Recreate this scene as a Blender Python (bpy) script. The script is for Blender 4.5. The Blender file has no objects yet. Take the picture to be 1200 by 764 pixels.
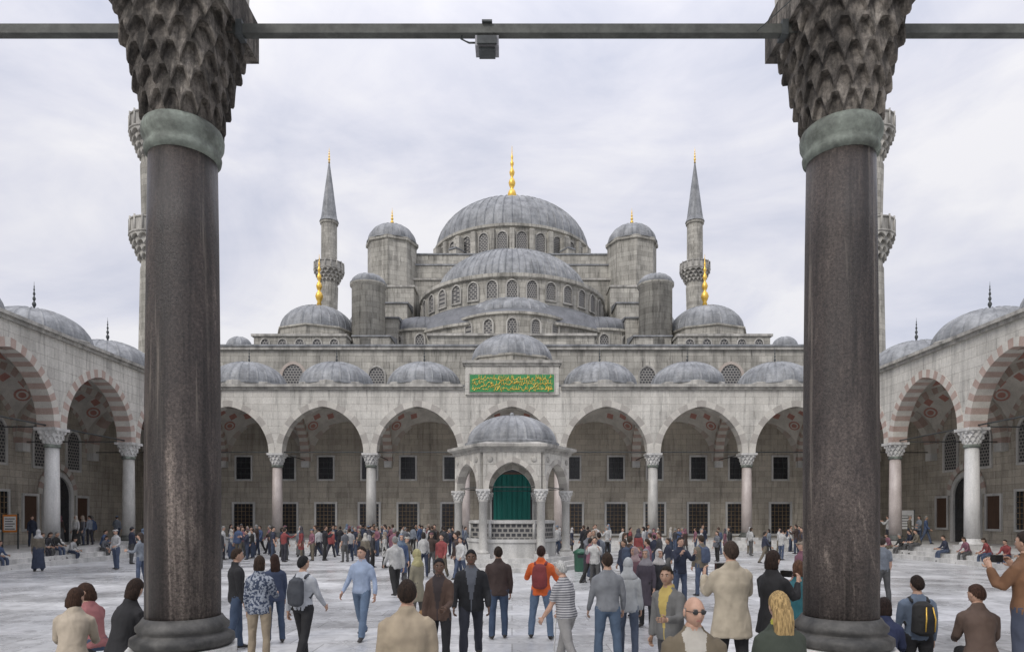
import bpy, math, random
from math import sin, cos, pi, radians, sqrt, exp, atan2
from mathutils import Vector, Matrix
from mathutils.bvhtree import BVHTree
random.seed(7)
scene = bpy.context.scene
F = 770.0; CAMZ = 2.3; HY = 605.0
def PX(px, d): return (px-600)*d/F
def PZ(py, d): return CAMZ+(HY-py)*d/F

# ------------------------------------------------------------------ materials
MATS = {}
def newmat(name):
    m = bpy.data.materials.new(name); m.use_nodes = True
    nt = m.node_tree; b = nt.nodes["Principled BSDF"]
    MATS[name] = m
    return m, nt, b
def N(nt, t, **kw):
    n = nt.nodes.new(t)
    for k, v in kw.items(): setattr(n, k, v)
    return n
def c4(c): return (c[0], c[1], c[2], 1)
def math_n(nt, op, a, b=None):
    n = N(nt, 'ShaderNodeMath', operation=op)
    for i, x in enumerate((a, b)):
        if x is None: continue
        if isinstance(x, (int, float)): n.inputs[i].default_value = x
        else: nt.links.new(x, n.inputs[i])
    return n.outputs[0]
def mixc(nt, mode, fac, a, b):
    n = N(nt, 'ShaderNodeMix', data_type='RGBA', blend_type=mode)
    for s, x in ((n.inputs[0], fac), (n.inputs[6], a), (n.inputs[7], b)):
        if isinstance(x, (int, float)): s.default_value = x
        elif isinstance(x, tuple): s.default_value = c4(x)
        else: nt.links.new(x, s)
    return n.outputs[2]
def noise(nt, vec, scale, detail=4, rough=.55, mapscale=None, dist=0):
    if mapscale:
        mp = N(nt, 'ShaderNodeMapping'); mp.inputs['Scale'].default_value = mapscale
        nt.links.new(vec, mp.inputs['Vector']); vec = mp.outputs[0]
    n = N(nt, 'ShaderNodeTexNoise'); n.inputs['Scale'].default_value = scale
    n.inputs['Detail'].default_value = detail; n.inputs['Roughness'].default_value = rough
    n.inputs['Distortion'].default_value = dist
    nt.links.new(vec, n.inputs['Vector'])
    return n.outputs['Fac']
def ramp(nt, fac, stops, const=False):
    r = N(nt, 'ShaderNodeValToRGB')
    if const: r.color_ramp.interpolation = 'CONSTANT'
    el = r.color_ramp.elements
    while len(el) < len(stops): el.new(0.5)
    for e, (p, c) in zip(el, stops):
        e.position = p; e.color = c4(c) if isinstance(c, tuple) else (c, c, c, 1)
    nt.links.new(fac, r.inputs[0])
    return r.outputs[0]
def bump(nt, b, h, strength=.3, dist=.02):
    n = N(nt, 'ShaderNodeBump'); n.inputs['Strength'].default_value = strength
    n.inputs['Distance'].default_value = dist
    nt.links.new(h, n.inputs['Height']); nt.links.new(n.outputs[0], b.inputs['Normal'])
def geo(nt): return N(nt, 'ShaderNodeNewGeometry').outputs['Position']
def ashlar(name, c1, c2, mortar, bw=1.0, rh=.42, streak=.6, big=.72):
    m, nt, b = newmat(name)
    p = geo(nt); s = N(nt, 'ShaderNodeSeparateXYZ'); nt.links.new(p, s.inputs[0])
    u = math_n(nt, 'ADD', s.outputs[0], s.outputs[1])
    cb = N(nt, 'ShaderNodeCombineXYZ'); nt.links.new(u, cb.inputs[0]); nt.links.new(s.outputs[2], cb.inputs[1])
    br = N(nt, 'ShaderNodeTexBrick'); nt.links.new(cb.outputs[0], br.inputs['Vector'])
    br.inputs['Color1'].default_value = c4(c1); br.inputs['Color2'].default_value = c4(c2)
    br.inputs['Mortar'].default_value = c4(mortar); br.inputs['Scale'].default_value = 1
    br.inputs['Mortar Size'].default_value = .012; br.inputs['Brick Width'].default_value = bw
    br.inputs['Row Height'].default_value = rh; br.inputs['Bias'].default_value = -.1
    col = br.outputs['Color']
    n1 = noise(nt, p, .45, 6, .6)
    col = mixc(nt, 'MULTIPLY', 1, col, ramp(nt, n1, [(.3, big), (.7, 1.1)]))
    n2 = noise(nt, p, 1.0, 6, .7, (1.3, 1.3, .13))
    col = mixc(nt, 'MULTIPLY', 1, col, ramp(nt, n2, [(.33, streak), (.53, 1.0)]))
    n5 = noise(nt, p, 2.6, 6, .7, (2.0, 2.0, .22))
    col = mixc(nt, 'MULTIPLY', 1, col, ramp(nt, n5, [(.34, streak*.9+.05), (.46, 1.0)]))
    n3 = noise(nt, p, 9, 4, .7)
    col = mixc(nt, 'MULTIPLY', 1, col, ramp(nt, n3, [(.3, .86), (.7, 1.1)]))
    nt.links.new(col, b.inputs['Base Color']); b.inputs['Roughness'].default_value = .85
    hh = math_n(nt, 'ADD', math_n(nt, 'MULTIPLY', br.outputs['Fac'], -1.0), math_n(nt, 'MULTIPLY', n3, .6))
    bump(nt, b, hh, .5, .02)
    return m
def mottled(name, c1, c2, scale=3, rough=.6, mapscale=None, metallic=0, bs=.2, fine=25, detail=6, lo=.35, hi=.65, darkstreak=None):
    m, nt, b = newmat(name)
    p = geo(nt)
    n1 = noise(nt, p, scale, detail, .62, mapscale)
    col = ramp(nt, n1, [(lo, c1), (hi, c2)])
    n2 = noise(nt, p, fine, 3, .6)
    col = mixc(nt, 'MULTIPLY', 1, col, ramp(nt, n2, [(.3, .82), (.7, 1.12)]))
    if darkstreak:
        n4 = noise(nt, p, 1.1, 5, .65, (1.6, 1.6, .15))
        col = mixc(nt, 'MULTIPLY', 1, col, ramp(nt, n4, [(.35, darkstreak), (.58, 1.0)]))
    nt.links.new(col, b.inputs['Base Color'])
    b.inputs['Roughness'].default_value = rough; b.inputs['Metallic'].default_value = metallic
    if bs: bump(nt, b, n2, bs, .01)
    return m

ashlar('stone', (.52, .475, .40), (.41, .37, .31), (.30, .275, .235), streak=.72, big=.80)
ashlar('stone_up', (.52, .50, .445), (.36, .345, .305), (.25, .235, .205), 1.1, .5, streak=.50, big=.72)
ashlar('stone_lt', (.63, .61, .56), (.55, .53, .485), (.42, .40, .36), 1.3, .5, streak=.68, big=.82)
mottled('vous_l', (.60, .575, .52), (.48, .46, .42), 1.5, .8, bs=.2)
mottled('vous_r', (.37, .275, .235), (.45, .35, .305), 2, .8)
mottled('vous_g', (.43, .405, .37), (.36, .34, .31), 2, .8)
mottled('vous_t', (.42, .355, .31), (.48, .42, .37), 2, .8)
mottled('marble', (.52, .52, .505), (.68, .67, .645), 1.2, .5, (1, 1, .4), darkstreak=.7)
mottled('trim', (.34, .33, .305), (.54, .52, .475), 1.2, .75, (1, 1, .3), darkstreak=.5)
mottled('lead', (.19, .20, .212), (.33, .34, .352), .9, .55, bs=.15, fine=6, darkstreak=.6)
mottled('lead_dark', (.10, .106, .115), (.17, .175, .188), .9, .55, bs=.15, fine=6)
mottled('gold', (.80, .50, .08), (.9, .60, .14), 3, .35, metallic=.6, bs=0)
mottled('dark', (.018, .019, .022), (.035, .036, .04), 1, .25, bs=0)
mottled('brass', (.16, .11, .06), (.30, .21, .12), 2, .5, bs=0)
mottled('iron', (.035, .04, .042), (.075, .085, .085), 6, .6, bs=.2)
mottled('iron_green', (.05, .052, .047), (.10, .105, .095), 5, .65, bs=.2)
mottled('bronze_base', (.025, .025, .024), (.085, .082, .076), 5, .55, bs=.3)
mottled('patina', (.10, .11, .095), (.27, .305, .265), 4, .75, bs=.5, darkstreak=.55)
mottled('col_pink', (.40, .35, .325), (.52, .465, .435), 2.5, .45, (1, 1, .5))
mottled('col_grey', (.36, .355, .335), (.52, .51, .48), 2.0, .45, (1, 1, .5))
mottled('plaster', (.50, .475, .43), (.62, .59, .54), .8, .85, darkstreak=.8)
mottled('redpaint', (.36, .17, .14), (.42, .22, .18), 3, .8)
mottled('wood', (.06, .032, .02), (.10, .055, .035), 4, .5, (8, 8, .6))
mottled('teal', (.0, .095, .08), (.003, .15, .125), 1.2, .7, (6, 6, .3))
mottled('green_panel', (.03, .20, .06), (.05, .28, .09), 3, .5)
mottled('bin_green', (.02, .08, .05), (.03, .11, .07), 3, .4)
mottled('ground_m', (.20, .19, .17), (.28, .27, .24), .2, .9)
mottled('white_paint', (.7, .7, .68), (.8, .8, .78), 3, .5)
mottled('grey_metal', (.2, .2, .21), (.3, .3, .31), 3, .4, metallic=.5)
mottled('orange_paint', (.6, .2, .03), (.7, .25, .05), 3, .5)
# blackened weathered capital
m, nt, b = newmat('capital_dark')
p = geo(nt)
n1 = noise(nt, p, 1.9, 8, .7, (1, 1, .45), .4)
col = ramp(nt, n1, [(.36, (.045, .04, .036)), (.50, (.13, .115, .10)), (.62, (.26, .235, .205)), (.74, (.36, .33, .29))])
n2 = noise(nt, p, 16, 5, .75)
col = mixc(nt, 'MULTIPLY', 1, col, ramp(nt, n2, [(.35, .5), (.6, 1.25)]))
n3 = noise(nt, p, 4.0, 6, .7, (2.5, 2.5, .25))
col = mixc(nt, 'MULTIPLY', 1, col, ramp(nt, n3, [(.42, .35), (.55, 1.0)]))
nt.links.new(col, b.inputs['Base Color']); b.inputs['Roughness'].default_value = .9
bump(nt, b, n2, .9, .02)

# foreground weathered granite shaft
m, nt, b = newmat('granite')
p = geo(nt)
n1 = noise(nt, p, 1.15, 9, .70, (1, 1, .26), .9)
col = ramp(nt, n1, [(.34, (.024, .019, .017)), (.50, (.048, .038, .034)), (.58, (.085, .069, .061)), (.635, (.21, .175, .15)), (.72, (.34, .295, .25))])
n2 = noise(nt, p, 42, 5, .85)
col = mixc(nt, 'MULTIPLY', 1, col, ramp(nt, n2, [(.38, .45), (.62, 1.7)]))
n3 = noise(nt, p, 1.7, 8, .78, (3.6, 3.6, .10))
col = mixc(nt, 'MIX', ramp(nt, n3, [(.56, 0.0), (.66, .62)]), col, (.25, .215, .18))
n4 = noise(nt, p, 3.1, 6, .7, (3.0, 3.0, .14))
col = mixc(nt, 'MULTIPLY', 1, col, ramp(nt, n4, [(.38, .5), (.52, 1.0)]))
nt.links.new(col, b.inputs['Base Color'])
nt.links.new(ramp(nt, n1, [(.4, .36), (.62, .8)]), b.inputs['Roughness'])
bump(nt, b, math_n(nt, 'ADD', n2, n1), .5, .014)

# lattice window
m, nt, b = newmat('lattice')
p = geo(nt); s = N(nt, 'ShaderNodeSeparateXYZ'); nt.links.new(p, s.inputs[0])
u = math_n(nt, 'ADD', s.outputs[0], s.outputs[1])
cb = N(nt, 'ShaderNodeCombineXYZ'); nt.links.new(u, cb.inputs[0]); nt.links.new(s.outputs[2], cb.inputs[1])
br = N(nt, 'ShaderNodeTexBrick'); nt.links.new(cb.outputs[0], br.inputs['Vector'])
br.inputs['Color1'].default_value = (.03, .032, .038, 1); br.inputs['Color2'].default_value = (.05, .05, .055, 1)
br.inputs['Mortar'].default_value = (.28, .27, .25, 1); br.inputs['Scale'].default_value = 1
br.inputs['Mortar Size'].default_value = .035; br.inputs['Brick Width'].default_value = .24; br.inputs['Row Height'].default_value = .2
nt.links.new(br.outputs['Color'], b.inputs['Base Color']); b.inputs['Roughness'].default_value = .6

# paving
m, nt, b = newmat('paving')
p = geo(nt)
br = N(nt, 'ShaderNodeTexBrick'); nt.links.new(p, br.inputs['Vector'])
br.inputs['Color1'].default_value = (.63, .635, .64, 1); br.inputs['Color2'].default_value = (.45, .455, .46, 1)
br.inputs['Mortar'].default_value = (.26, .26, .255, 1); br.inputs['Scale'].default_value = 1
br.inputs['Mortar Size'].default_value = .010; br.inputs['Brick Width'].default_value = 1.7; br.inputs['Row Height'].default_value = .85
br.offset = .37; br.squash = 1.3; br.squash_frequency = 3
n1 = noise(nt, p, .30, 7, .65); n2 = noise(nt, p, 2.5, 7, .7, None, 1.5); n3 = noise(nt, p, 20, 3, .6)
col = mixc(nt, 'MULTIPLY', 1, br.outputs['Color'], ramp(nt, n1, [(.34, .72), (.64, 1.12)]))
col = mixc(nt, 'MULTIPLY', 1, col, ramp(nt, n2, [(.35, .74), (.55, 1.05)]))
nt.links.new(col, b.inputs['Base Color'])
nt.links.new(ramp(nt, n1, [(.36, .16), (.62, .45)]), b.inputs['Roughness'])
bump(nt, b, math_n(nt, 'ADD', math_n(nt, 'MULTIPLY', br.outputs['Fac'], -1.0), math_n(nt, 'MULTIPLY', n3, .3)), .22, .008)

def cloth(c, pattern=None):
    key = 'cloth_%.3f_%.3f_%.3f_%s' % (c[0], c[1], c[2], pattern)
    if key in MATS: return key
    m, nt, b = newmat(key)
    tc = N(nt, 'ShaderNodeTexCoord').outputs['Object']
    n1 = noise(nt, tc, 6, 3, .55)
    col = mixc(nt, 'MULTIPLY', 1, c, ramp(nt, n1, [(.3, .82), (.7, 1.12)]))
    if pattern == 'stripe':
        w = N(nt, 'ShaderNodeTexWave', bands_direction='Z'); w.inputs['Scale'].default_value = 9
        nt.links.new(tc, w.inputs[0])
        col = mixc(nt, 'MIX', ramp(nt, w.outputs['Fac'], [(.4, 0.0), (.6, 1.0)]), col, (.12, .12, .14))
    if pattern == 'print':
        n5 = noise(nt, tc, 26, 2, .5)
        col = mixc(nt, 'MIX', ramp(nt, n5, [(.45, 0.0), (.55, 1.0)]), col, (.30, .33, .38))
    nt.links.new(col, b.inputs['Base Color']); b.inputs['Roughness'].default_value = .85
    n2 = noise(nt, tc, 7, 1.5, .4, (1, 1, .7), .8)
    bump(nt, b, n2, .6, .05)
    return key
def skinm(c):
    key = 'skin_%.2f' % c[0]
    if key in MATS: return key
    m, nt, b = newmat(key)
    b.inputs['Base Color'].default_value = c4(c); b.inputs['Roughness'].default_value = .55
    tc = N(nt, 'ShaderNodeTexCoord').outputs['Object']
    nt.links.new(mixc(nt, 'MULTIPLY', 1, c, ramp(nt, noise(nt, tc, 20, 3), [(.3, .85), (.7, 1.1)])), b.inputs['Base Color'])
    return key
def hairm(c):
    key = 'hair_%.3f_%.3f' % (c[0], c[2])
    if key in MATS: return key
    m, nt, b = newmat(key)
    tc = N(nt, 'ShaderNodeTexCoord').outputs['Object']
    n1 = noise(nt, tc, 30, 4, .6, (3, 3, .4))
    nt.links.new(mixc(nt, 'MULTIPLY', 1, c, ramp(nt, n1, [(.35, .4), (.65, 1.3)])), b.inputs['Base Color'])
    b.inputs['Roughness'].default_value = .75; b.inputs['Specular IOR Level'].default_value = .25
    bump(nt, b, n1, .8, .02)
    return key
def crowdmat(name, cols, mul):
    m, nt, b = newmat(name)
    r = N(nt, 'ShaderNodeObjectInfo').outputs['Random']
    f = math_n(nt, 'FRACT', math_n(nt, 'MULTIPLY', r, mul))
    st = [(i/len(cols), c) for i, c in enumerate(cols)]
    col = ramp(nt, f, st, True)
    tc = N(nt, 'ShaderNodeTexCoord').outputs['Object']
    n1 = noise(nt, tc, 8, 4, .6)
    col = mixc(nt, 'MULTIPLY', 1, col, ramp(nt, n1, [(.3, .7), (.7, 1.2)]))
    nt.links.new(col, b.inputs['Base Color']); b.inputs['Roughness'].default_value = .85
crowdmat('crowd_top', [(.02, .02, .025), (.03, .035, .06), (.22, .05, .05), (.38, .38, .38), (.025, .025, .025), (.06, .09, .17), (.15, .13, .10), (.42, .42, .41), (.04, .04, .045), (.12, .125, .14), (.05, .033, .027), (.2, .09, .12), (.02, .025, .045), (.17, .19, .22)], 1.0)
crowdmat('crowd_bottom', [(.03, .04, .07), (.02, .02, .02), (.06, .08, .13), (.14, .12, .09), (.03, .03, .04), (.04, .055, .09), (.08, .08, .08)], 37.0)
crowdmat('crowd_hair', [(.015, .01, .008), (.03, .018, .01), (.05, .03, .02), (.02, .015, .012), (.2, .2, .19), (.03, .02, .015)], 71.0)
crowdmat('crowd_scarf', [(.4, .4, .4), (.05, .05, .06), (.25, .21, .17), (.16, .07, .09), (.12, .16, .22), (.4, .38, .34)], 53.0)
for nm, c, r in (('eye_white', (.6, .58, .55), .3), ('eye_dark', (.015, .012, .01), .2), ('lips', (.30, .12, .10), .5), ('shoe', (.025, .022, .02), .5), ('shoe_light', (.5, .5, .48), .6), ('glass', (.02, .02, .02), .1)):
    m, nt, b = newmat(nm); b.inputs['Base Color'].default_value = c4(c); b.inputs['Roughness'].default_value = r

# ------------------------------------------------------------------ mesh builder
class MB:
    def __init__(s): s.v = []; s.f = []; s.m = []; s.sm = []
    def add(s, vs, fs, mat, smooth=False):
        o = len(s.v); s.v.extend([tuple(v) for v in vs])
        for i, f in enumerate(fs):
            s.f.append(tuple(o+k for k in f))
            s.m.append(mat if isinstance(mat, str) else mat[i]); s.sm.append(smooth)
    def box(s, x0, x1, y0, y1, z0, z1, mat):
        vs = [(x, y, z) for z in (z0, z1) for x, y in ((x0, y0), (x1, y0), (x1, y1), (x0, y1))]
        s.add(vs, [(3, 2, 1, 0), (4, 5, 6, 7), (0, 1, 5, 4), (1, 2, 6, 5), (2, 3, 7, 6), (3, 0, 4, 7)], mat)
    def hexa(s, T, a, b, mat):   # box in a local frame T(u,w,z)
        vs = [T(u, w, z) for z in (a[2], b[2]) for u, w in ((a[0], a[1]), (b[0], a[1]), (b[0], b[1]), (a[0], b[1]))]
        s.add(vs, [(3, 2, 1, 0), (4, 5, 6, 7), (0, 1, 5, 4), (1, 2, 6, 5), (2, 3, 7, 6), (3, 0, 4, 7)], mat)
    def lathe(s, cx, cy, prof, n, mat, smooth=True, a0=0, a1=2*pi):
        full = abs(a1-a0-2*pi) < 1e-6; k = n if full else n+1
        vs = []
        for r, z in prof:
            for i in range(k):
                a = a0+(a1-a0)*i/n
                vs.append((cx+r*cos(a), cy+r*sin(a), z))
        fs = []
        for j in range(len(prof)-1):
            for i in range(n):
                i2 = (i+1) % k
                fs.append((j*k+i, j*k+i2, (j+1)*k+i2, (j+1)*k+i))
        if full:
            if prof[0][0] > 1e-4: fs.append(tuple(range(k-1, -1, -1)))
            if prof[-1][0] > 1e-4: fs.append(tuple((len(prof)-1)*k+i for i in range(k)))
        s.add(vs, fs, mat, smooth)
    def dome(s, cx, cy, z, R, rise, ribs, mat='lead', a0=0, a1=2*pi, rh=.05, lat=12, pw=1.0):
        angs = []; da = (a1-a0)/ribs; w = min(.09/R, da*.22)
        for i in range(ribs):
            a = a0+i*da
            angs += [(a-w, 0), (a, rh), (a+w, 0), (a+da*.5, 0)]
        full = abs(a1-a0-2*pi) < 1e-6
        if not full: angs.append((a1, 0))
        k = len(angs); vs = []
        for j in range(lat+1):
            t = j/lat*pi/2*.985
            rr = R*cos(t)**pw; zz = z+rise*sin(t)
            for a, h in angs:
                hh = h*(1 if j < lat-1 else .3)
                q = rr+hh*cos(t)
                vs.append((cx+q*cos(a), cy+q*sin(a), zz+hh*sin(t)))
        fs = []
        for j in range(lat):
            for i in range(k if full else k-1):
                i2 = (i+1) % k
                fs.append((j*k+i, j*k+i2, (j+1)*k+i2, (j+1)*k+i))
        fs.append(tuple(lat*k+i for i in range(k)))
        s.add(vs, fs, mat, False)
        # eave lip
        prof = [(R+.02, z-.16), (R+.16, z-.14), (R+.16, z-.02), (R+.0, z+.03)]
        s.lathe(cx, cy, prof, 48, mat, False, a0, a1)
    def tube(s, pts, rad, n, mat, flat=None, ref=Vector((1, 0, 0)), cap=True, smooth=True):
        pts = [Vector(p) for p in pts]; vs = []; L = len(pts)
        for i, p in enumerate(pts):
            t = (pts[min(i+1, L-1)]-pts[max(i-1, 0)]).normalized()
            rf = ref if abs(t.dot(ref)) < .85 else Vector((0, 1, 0))
            if abs(t.dot(rf)) > .95: rf = Vector((0, 0, 1))
            e1 = (rf-t*rf.dot(t)).normalized(); e2 = t.cross(e1)
            r = rad[i]; ra, rb = (r if isinstance(r, tuple) else (r, r))
            for k in range(n):
                a = 2*pi*k/n
                vs.append(p+e1*(ra*cos(a))+e2*(rb*sin(a)))
        fs = []
        for j in range(L-1):
            for i in range(n):
                i2 = (i+1) % n
                fs.append((j*n+i, j*n+i2, (j+1)*n+i2, (j+1)*n+i))
        if cap:
            fs.append(tuple(range(n-1, -1, -1))); fs.append(tuple((L-1)*n+i for i in range(n)))
        s.add(vs, fs, mat, smooth)
    def ellipsoid(s, c, r, mat, M=None, nu=10, nv=7):
        vs = []; fs = []
        for j in range(nv+1):
            t = pi*j/nv
            for i in range(nu):
                a = 2*pi*i/nu
                q = Vector((r[0]*sin(t)*cos(a), r[1]*sin(t)*sin(a), r[2]*cos(t)))+Vector(c)
                vs.append(M(q) if M else q)
        for j in range(nv):
            for i in range(nu):
                i2 = (i+1) % nu
                fs.append((j*nu+i, (j+1)*nu+i, (j+1)*nu+i2, j*nu+i2))
        s.add(vs, fs, mat, True)
    def mesh(s, name):
        me = bpy.data.meshes.new(name); me.from_pydata(s.v, [], s.f)
        used = []
        for q in s.m:
            if q not in used: used.append(q)
        for q in used: me.materials.append(MATS[q])
        idx = {q: i for i, q in enumerate(used)}
        me.polygons.foreach_set('material_index', [idx[q] for q in s.m])
        me.polygons.foreach_set('use_smooth', s.sm)
        me.update(); return me
    def obj(s, name, parent=None, fixn=True):
        me = s.mesh(name)
        if fixn:
            import bmesh
            bm = bmesh.new(); bm.from_mesh(me); bmesh.ops.recalc_face_normals(bm, faces=bm.faces); bm.to_mesh(me); bm.free()
        ob = bpy.data.objects.new(name, me); scene.collection.objects.link(ob)
        if parent: ob.parent = parent
        return ob
def empty(name):
    e = bpy.data.objects.new(name, None); scene.collection.objects.link(e); return e

# ------------------------------------------------------------------ people
def person_mesh(name, h=1.75, top=(.1, .1, .1), bottom=(.05, .06, .1), skin=(.45, .28, .2), hair=(.02, .015, .01), hairstyle='short',
                lf=3, lk=4, rf=-4, rk=4, la=(4, 9, 14, .05), ra=(4, 9, 14, .05), lean=0, hy=0, hp=0, fem=False, jacket=False, coat=0,
                sleeves='long', shoes='shoe', bag=None, bagc=(.03, .03, .03), pat=None, scarf=None, voxel=.02, glasses=False,
                skirt=False, collar=None, inner=None, prop=None, bulk=1.0, crowd=False, legs_abd=3):
    s = h/1.725
    TOP = 'crowd_top' if crowd else cloth(top, pat); BOT = 'crowd_bottom' if crowd else cloth(bottom)
    SK = skinm(skin); HA = 'crowd_hair' if crowd else hairm(hair)
    SC = 'crowd_scarf' if crowd else (cloth(scarf) if scarf else TOP)
    INN = cloth(inner) if inner else None
    body = MB(); hipz = .93
    # legs
    feet = []
    P = Vector((0, 0, hipz))
    for sd, a, k in ((-1, lf, lk), (1, rf, rk)):
        hip = P+Vector((sd*.092, 0, -.03))
        ab = sin(radians(legs_abd))*sd
        d1 = Vector((ab, sin(radians(a)), -cos(radians(a)))).normalized()
        d2 = Vector((ab*.5, sin(radians(a-k)), -cos(radians(a-k)))).normalized()
        knee = hip+d1*.43; ank = knee+d2*.41
        g = .93 if fem else 1.0
        body.tube([hip+Vector((0, 0, .05)), hip, hip+d1*.2, knee-d1*.03, knee+d2*.06, knee+d2*.16, ank-d2*.03, ank+d2*.02],
                  [.07*g, .098*g, .089*g, .071*g, .067*g, .069*g, .061*g, .064*g], 12, BOT)
        feet.append(ank)
        fd = Vector((sd*.18, 1, 0)).normalized()
        fz = Vector((0, 0, -.035))
        body.tube([ank+fz-fd*.075, ank+fz-fd*.05, ank+fz+fd*.02, ank+fz+fd*.10+Vector((0, 0, -.012)), ank+fz+fd*.165+Vector((0, 0, -.02)), ank+fz+fd*.185+Vector((0, 0, -.022))],
                  [(.022, .025), (.036, .042), (.038, .045), (.046, .032), (.038, .022), (.02, .014)], 10, shoes)
    low = min(f.z for f in feet)-.085
    # torso
    Rl = Matrix.Rotation(-radians(lean), 3, 'X')
    def TF(q): return P+Rl@(Vector(q))
    j = .014 if jacket else 0
    bw = bulk
    sh = .170 if fem else .192
    secs = [(-.13 if jacket else -.07, (.168 if not fem else .172)*bw+j, .118*bw+j), (-.03, .172*bw+j, .122*bw+j), (.08, (.155 if not fem else .135)*bw+j, .112*bw+j),
            (.20, (.158 if not fem else .138)*bw+j, .112*bw+j), (.31, (.175 if not fem else .160)*bw+j, .122*bw+j), (.39, sh*.97+j, .112+j), (.44, sh*.90+j*.6, .096+j*.6), (.475, sh*.68+j*.4, .082), (.505, .098, .07), (.535, .068, .062)]
    if coat: secs = [(-coat, .20*bw+j, .15*bw+j), (-coat*.5, .185*bw+j, .135*bw+j)]+secs[1:]
    body.tube([TF((0, 0, z)) for z, a, b2 in secs], [(a, b2) for z, a, b2 in secs], 18, TOP)
    body.tube([P+Vector((0, 0, -.11)), P+Vector((0, 0, -.04)), P+Vector((0, 0, .06))], [(.14, .105), (.172, .118), (.15, .108)], 14, BOT)
    if skirt:
        body.tube([P+Vector((0, 0, .05)), P+Vector((0, 0, -.1)), P+Vector((0, .0, -.5)), P+Vector((0, 0, -.82))], [(.15, .11), (.19, .14), (.22, .19), (.25, .23)], 16, BOT)
    body.tube([TF((0, 0, .48)), TF((0, .01, .585))], [.062, .057], 10, SK)
    if collar or jacket:
        body.tube([TF((0, -.008, .485)), TF((0, -.01, .53)), TF((0, -.008, .553))], [(.088, .08), (.078, .074), (.071, .070)], 12, cloth(collar) if collar else TOP)
    hands = []
    for sd, A in ((-1, la), (1, ra)):
        f, ab, e, inw = A
        S = TF((sd*(sh-.012), 0, .408))
        ax = sin(radians(ab))*sd
        d1 = Rl@Vector((ax, sin(radians(f)), -cos(radians(f)))).normalized()
        d2 = Rl@Vector((ax*.6-sd*inw, sin(radians(f+e)), -cos(radians(f+e)))).normalized()
        E = S+d1*.285; W = E+d2*.25
        g = (.88 if fem else 1.0); q = (.009 if jacket else 0)
        if sleeves == 'long':
            body.tube([S-d1*.035+Vector((-sd*.035, 0, .0)), S+d1*.015, S+d1*.13, E-d1*.03, E+d2*.05, E+d2*.14, W-d2*.01], [.042*g+q, .058*g+q, .054*g+q, .047*g+q, .046*g+q, .042*g+q, .036*g+q*.8], 12, TOP)
            body.tube([W-d2*.05, W+d2*.012], [.026, .026], 8, SK)
        else:
            body.tube([S-d1*.035+Vector((-sd*.035, 0, .0)), S+d1*.015, S+d1*.13, E-d1*.06], [.044*g, .060*g, .060*g, .058*g], 12, TOP)
            body.tube([S+d1*.1, E-d1*.03, E+d2*.05, E+d2*.14, W], [.046*g, .041*g, .042*g, .036*g, .027*g], 10, SK)
        hands.append((W, d2, sd))
    if bag == 'backpack':
        body.tube([TF((0, -.17, .02)), TF((0, -.20, .05)), TF((0, -.205, .22)), TF((0, -.19, .40)), TF((0, -.16, .45))], [(.10, .05), (.145, .085), (.15, .095), (.125, .08), (.07, .04)], 12, cloth(bagc) if not crowd else 'crowd_bottom')
        for sd in (-1, 1):
            body.tube([TF((sd*.10, -.13, .44)), TF((sd*.11, -.01, .495)), TF((sd*.115, .115, .40)), TF((sd*.13, .12, .25)), TF((sd*.16, -.04, .12))], [.018]*5, 6, cloth(bagc) if not crowd else 'crowd_bottom')
    if bag == 'shoulder':
        body.tube([TF((.26, .02, .0)), TF((.265, .02, -.06)), TF((.265, .02, -.22)), TF((.26, .02, -.26))], [(.03, .10), (.05, .14), (.055, .15), (.04, .13)], 10, cloth(bagc))
        body.tube([TF((.25, .02, .0)), TF((.20, .0, .25)), TF((.12, .0, .50)), TF((.19, -.09, .3)), TF((.25, -.06, .0))], [.014]*5, 6, cloth(bagc))
    # remesh into one continuous skin
    tmp = bpy.data.objects.new('tmp', body.mesh('tmp')); scene.collection.objects.link(tmp)
    md = tmp.modifiers.new('r', 'REMESH'); md.mode = 'VOXEL'; md.voxel_size = voxel
    ms = tmp.modifiers.new('s', 'SMOOTH'); ms.factor = .5; ms.iterations = 3
    dg = bpy.context.evaluated_depsgraph_get(); dg.update()
    rm = bpy.data.meshes.new_from_object(tmp.evaluated_get(dg))
    bvh = BVHTree.FromPolygons([Vector(v) for v in body.v], body.f)
    out = MB()
    vs = [v.co.copy() for v in rm.vertices]; fs = [tuple(pl.vertices) for pl in rm.polygons]; mt = []
    Ri = Rl.transposed()
    for pl in rm.polygons:
        r = bvh.find_nearest(pl.center)
        mm = body.m[r[2]] if r[2] is not None else TOP
        if INN and mm == TOP:
            L = Ri@(pl.center-P)
            if L.y > .03 and abs(L.x) < (.012+.085*max(0, (L.z-.02)/.5)) and abs(L.x) < .1: mm = INN
        mt.append(mm)
    # cloth folds: small real displacement
    from mathutils import noise as mn
    nv_ = [v.normal.copy() for v in rm.vertices]
    vs = [v+n*(mn.noise(Vector((v.x*9, v.y*9, v.z*6+len(name))))*.012) for v, n in zip(vs, nv_)]
    out.add(vs, fs, mt, True)
    bpy.data.objects.remove(tmp); bpy.data.meshes.remove(rm)
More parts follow.
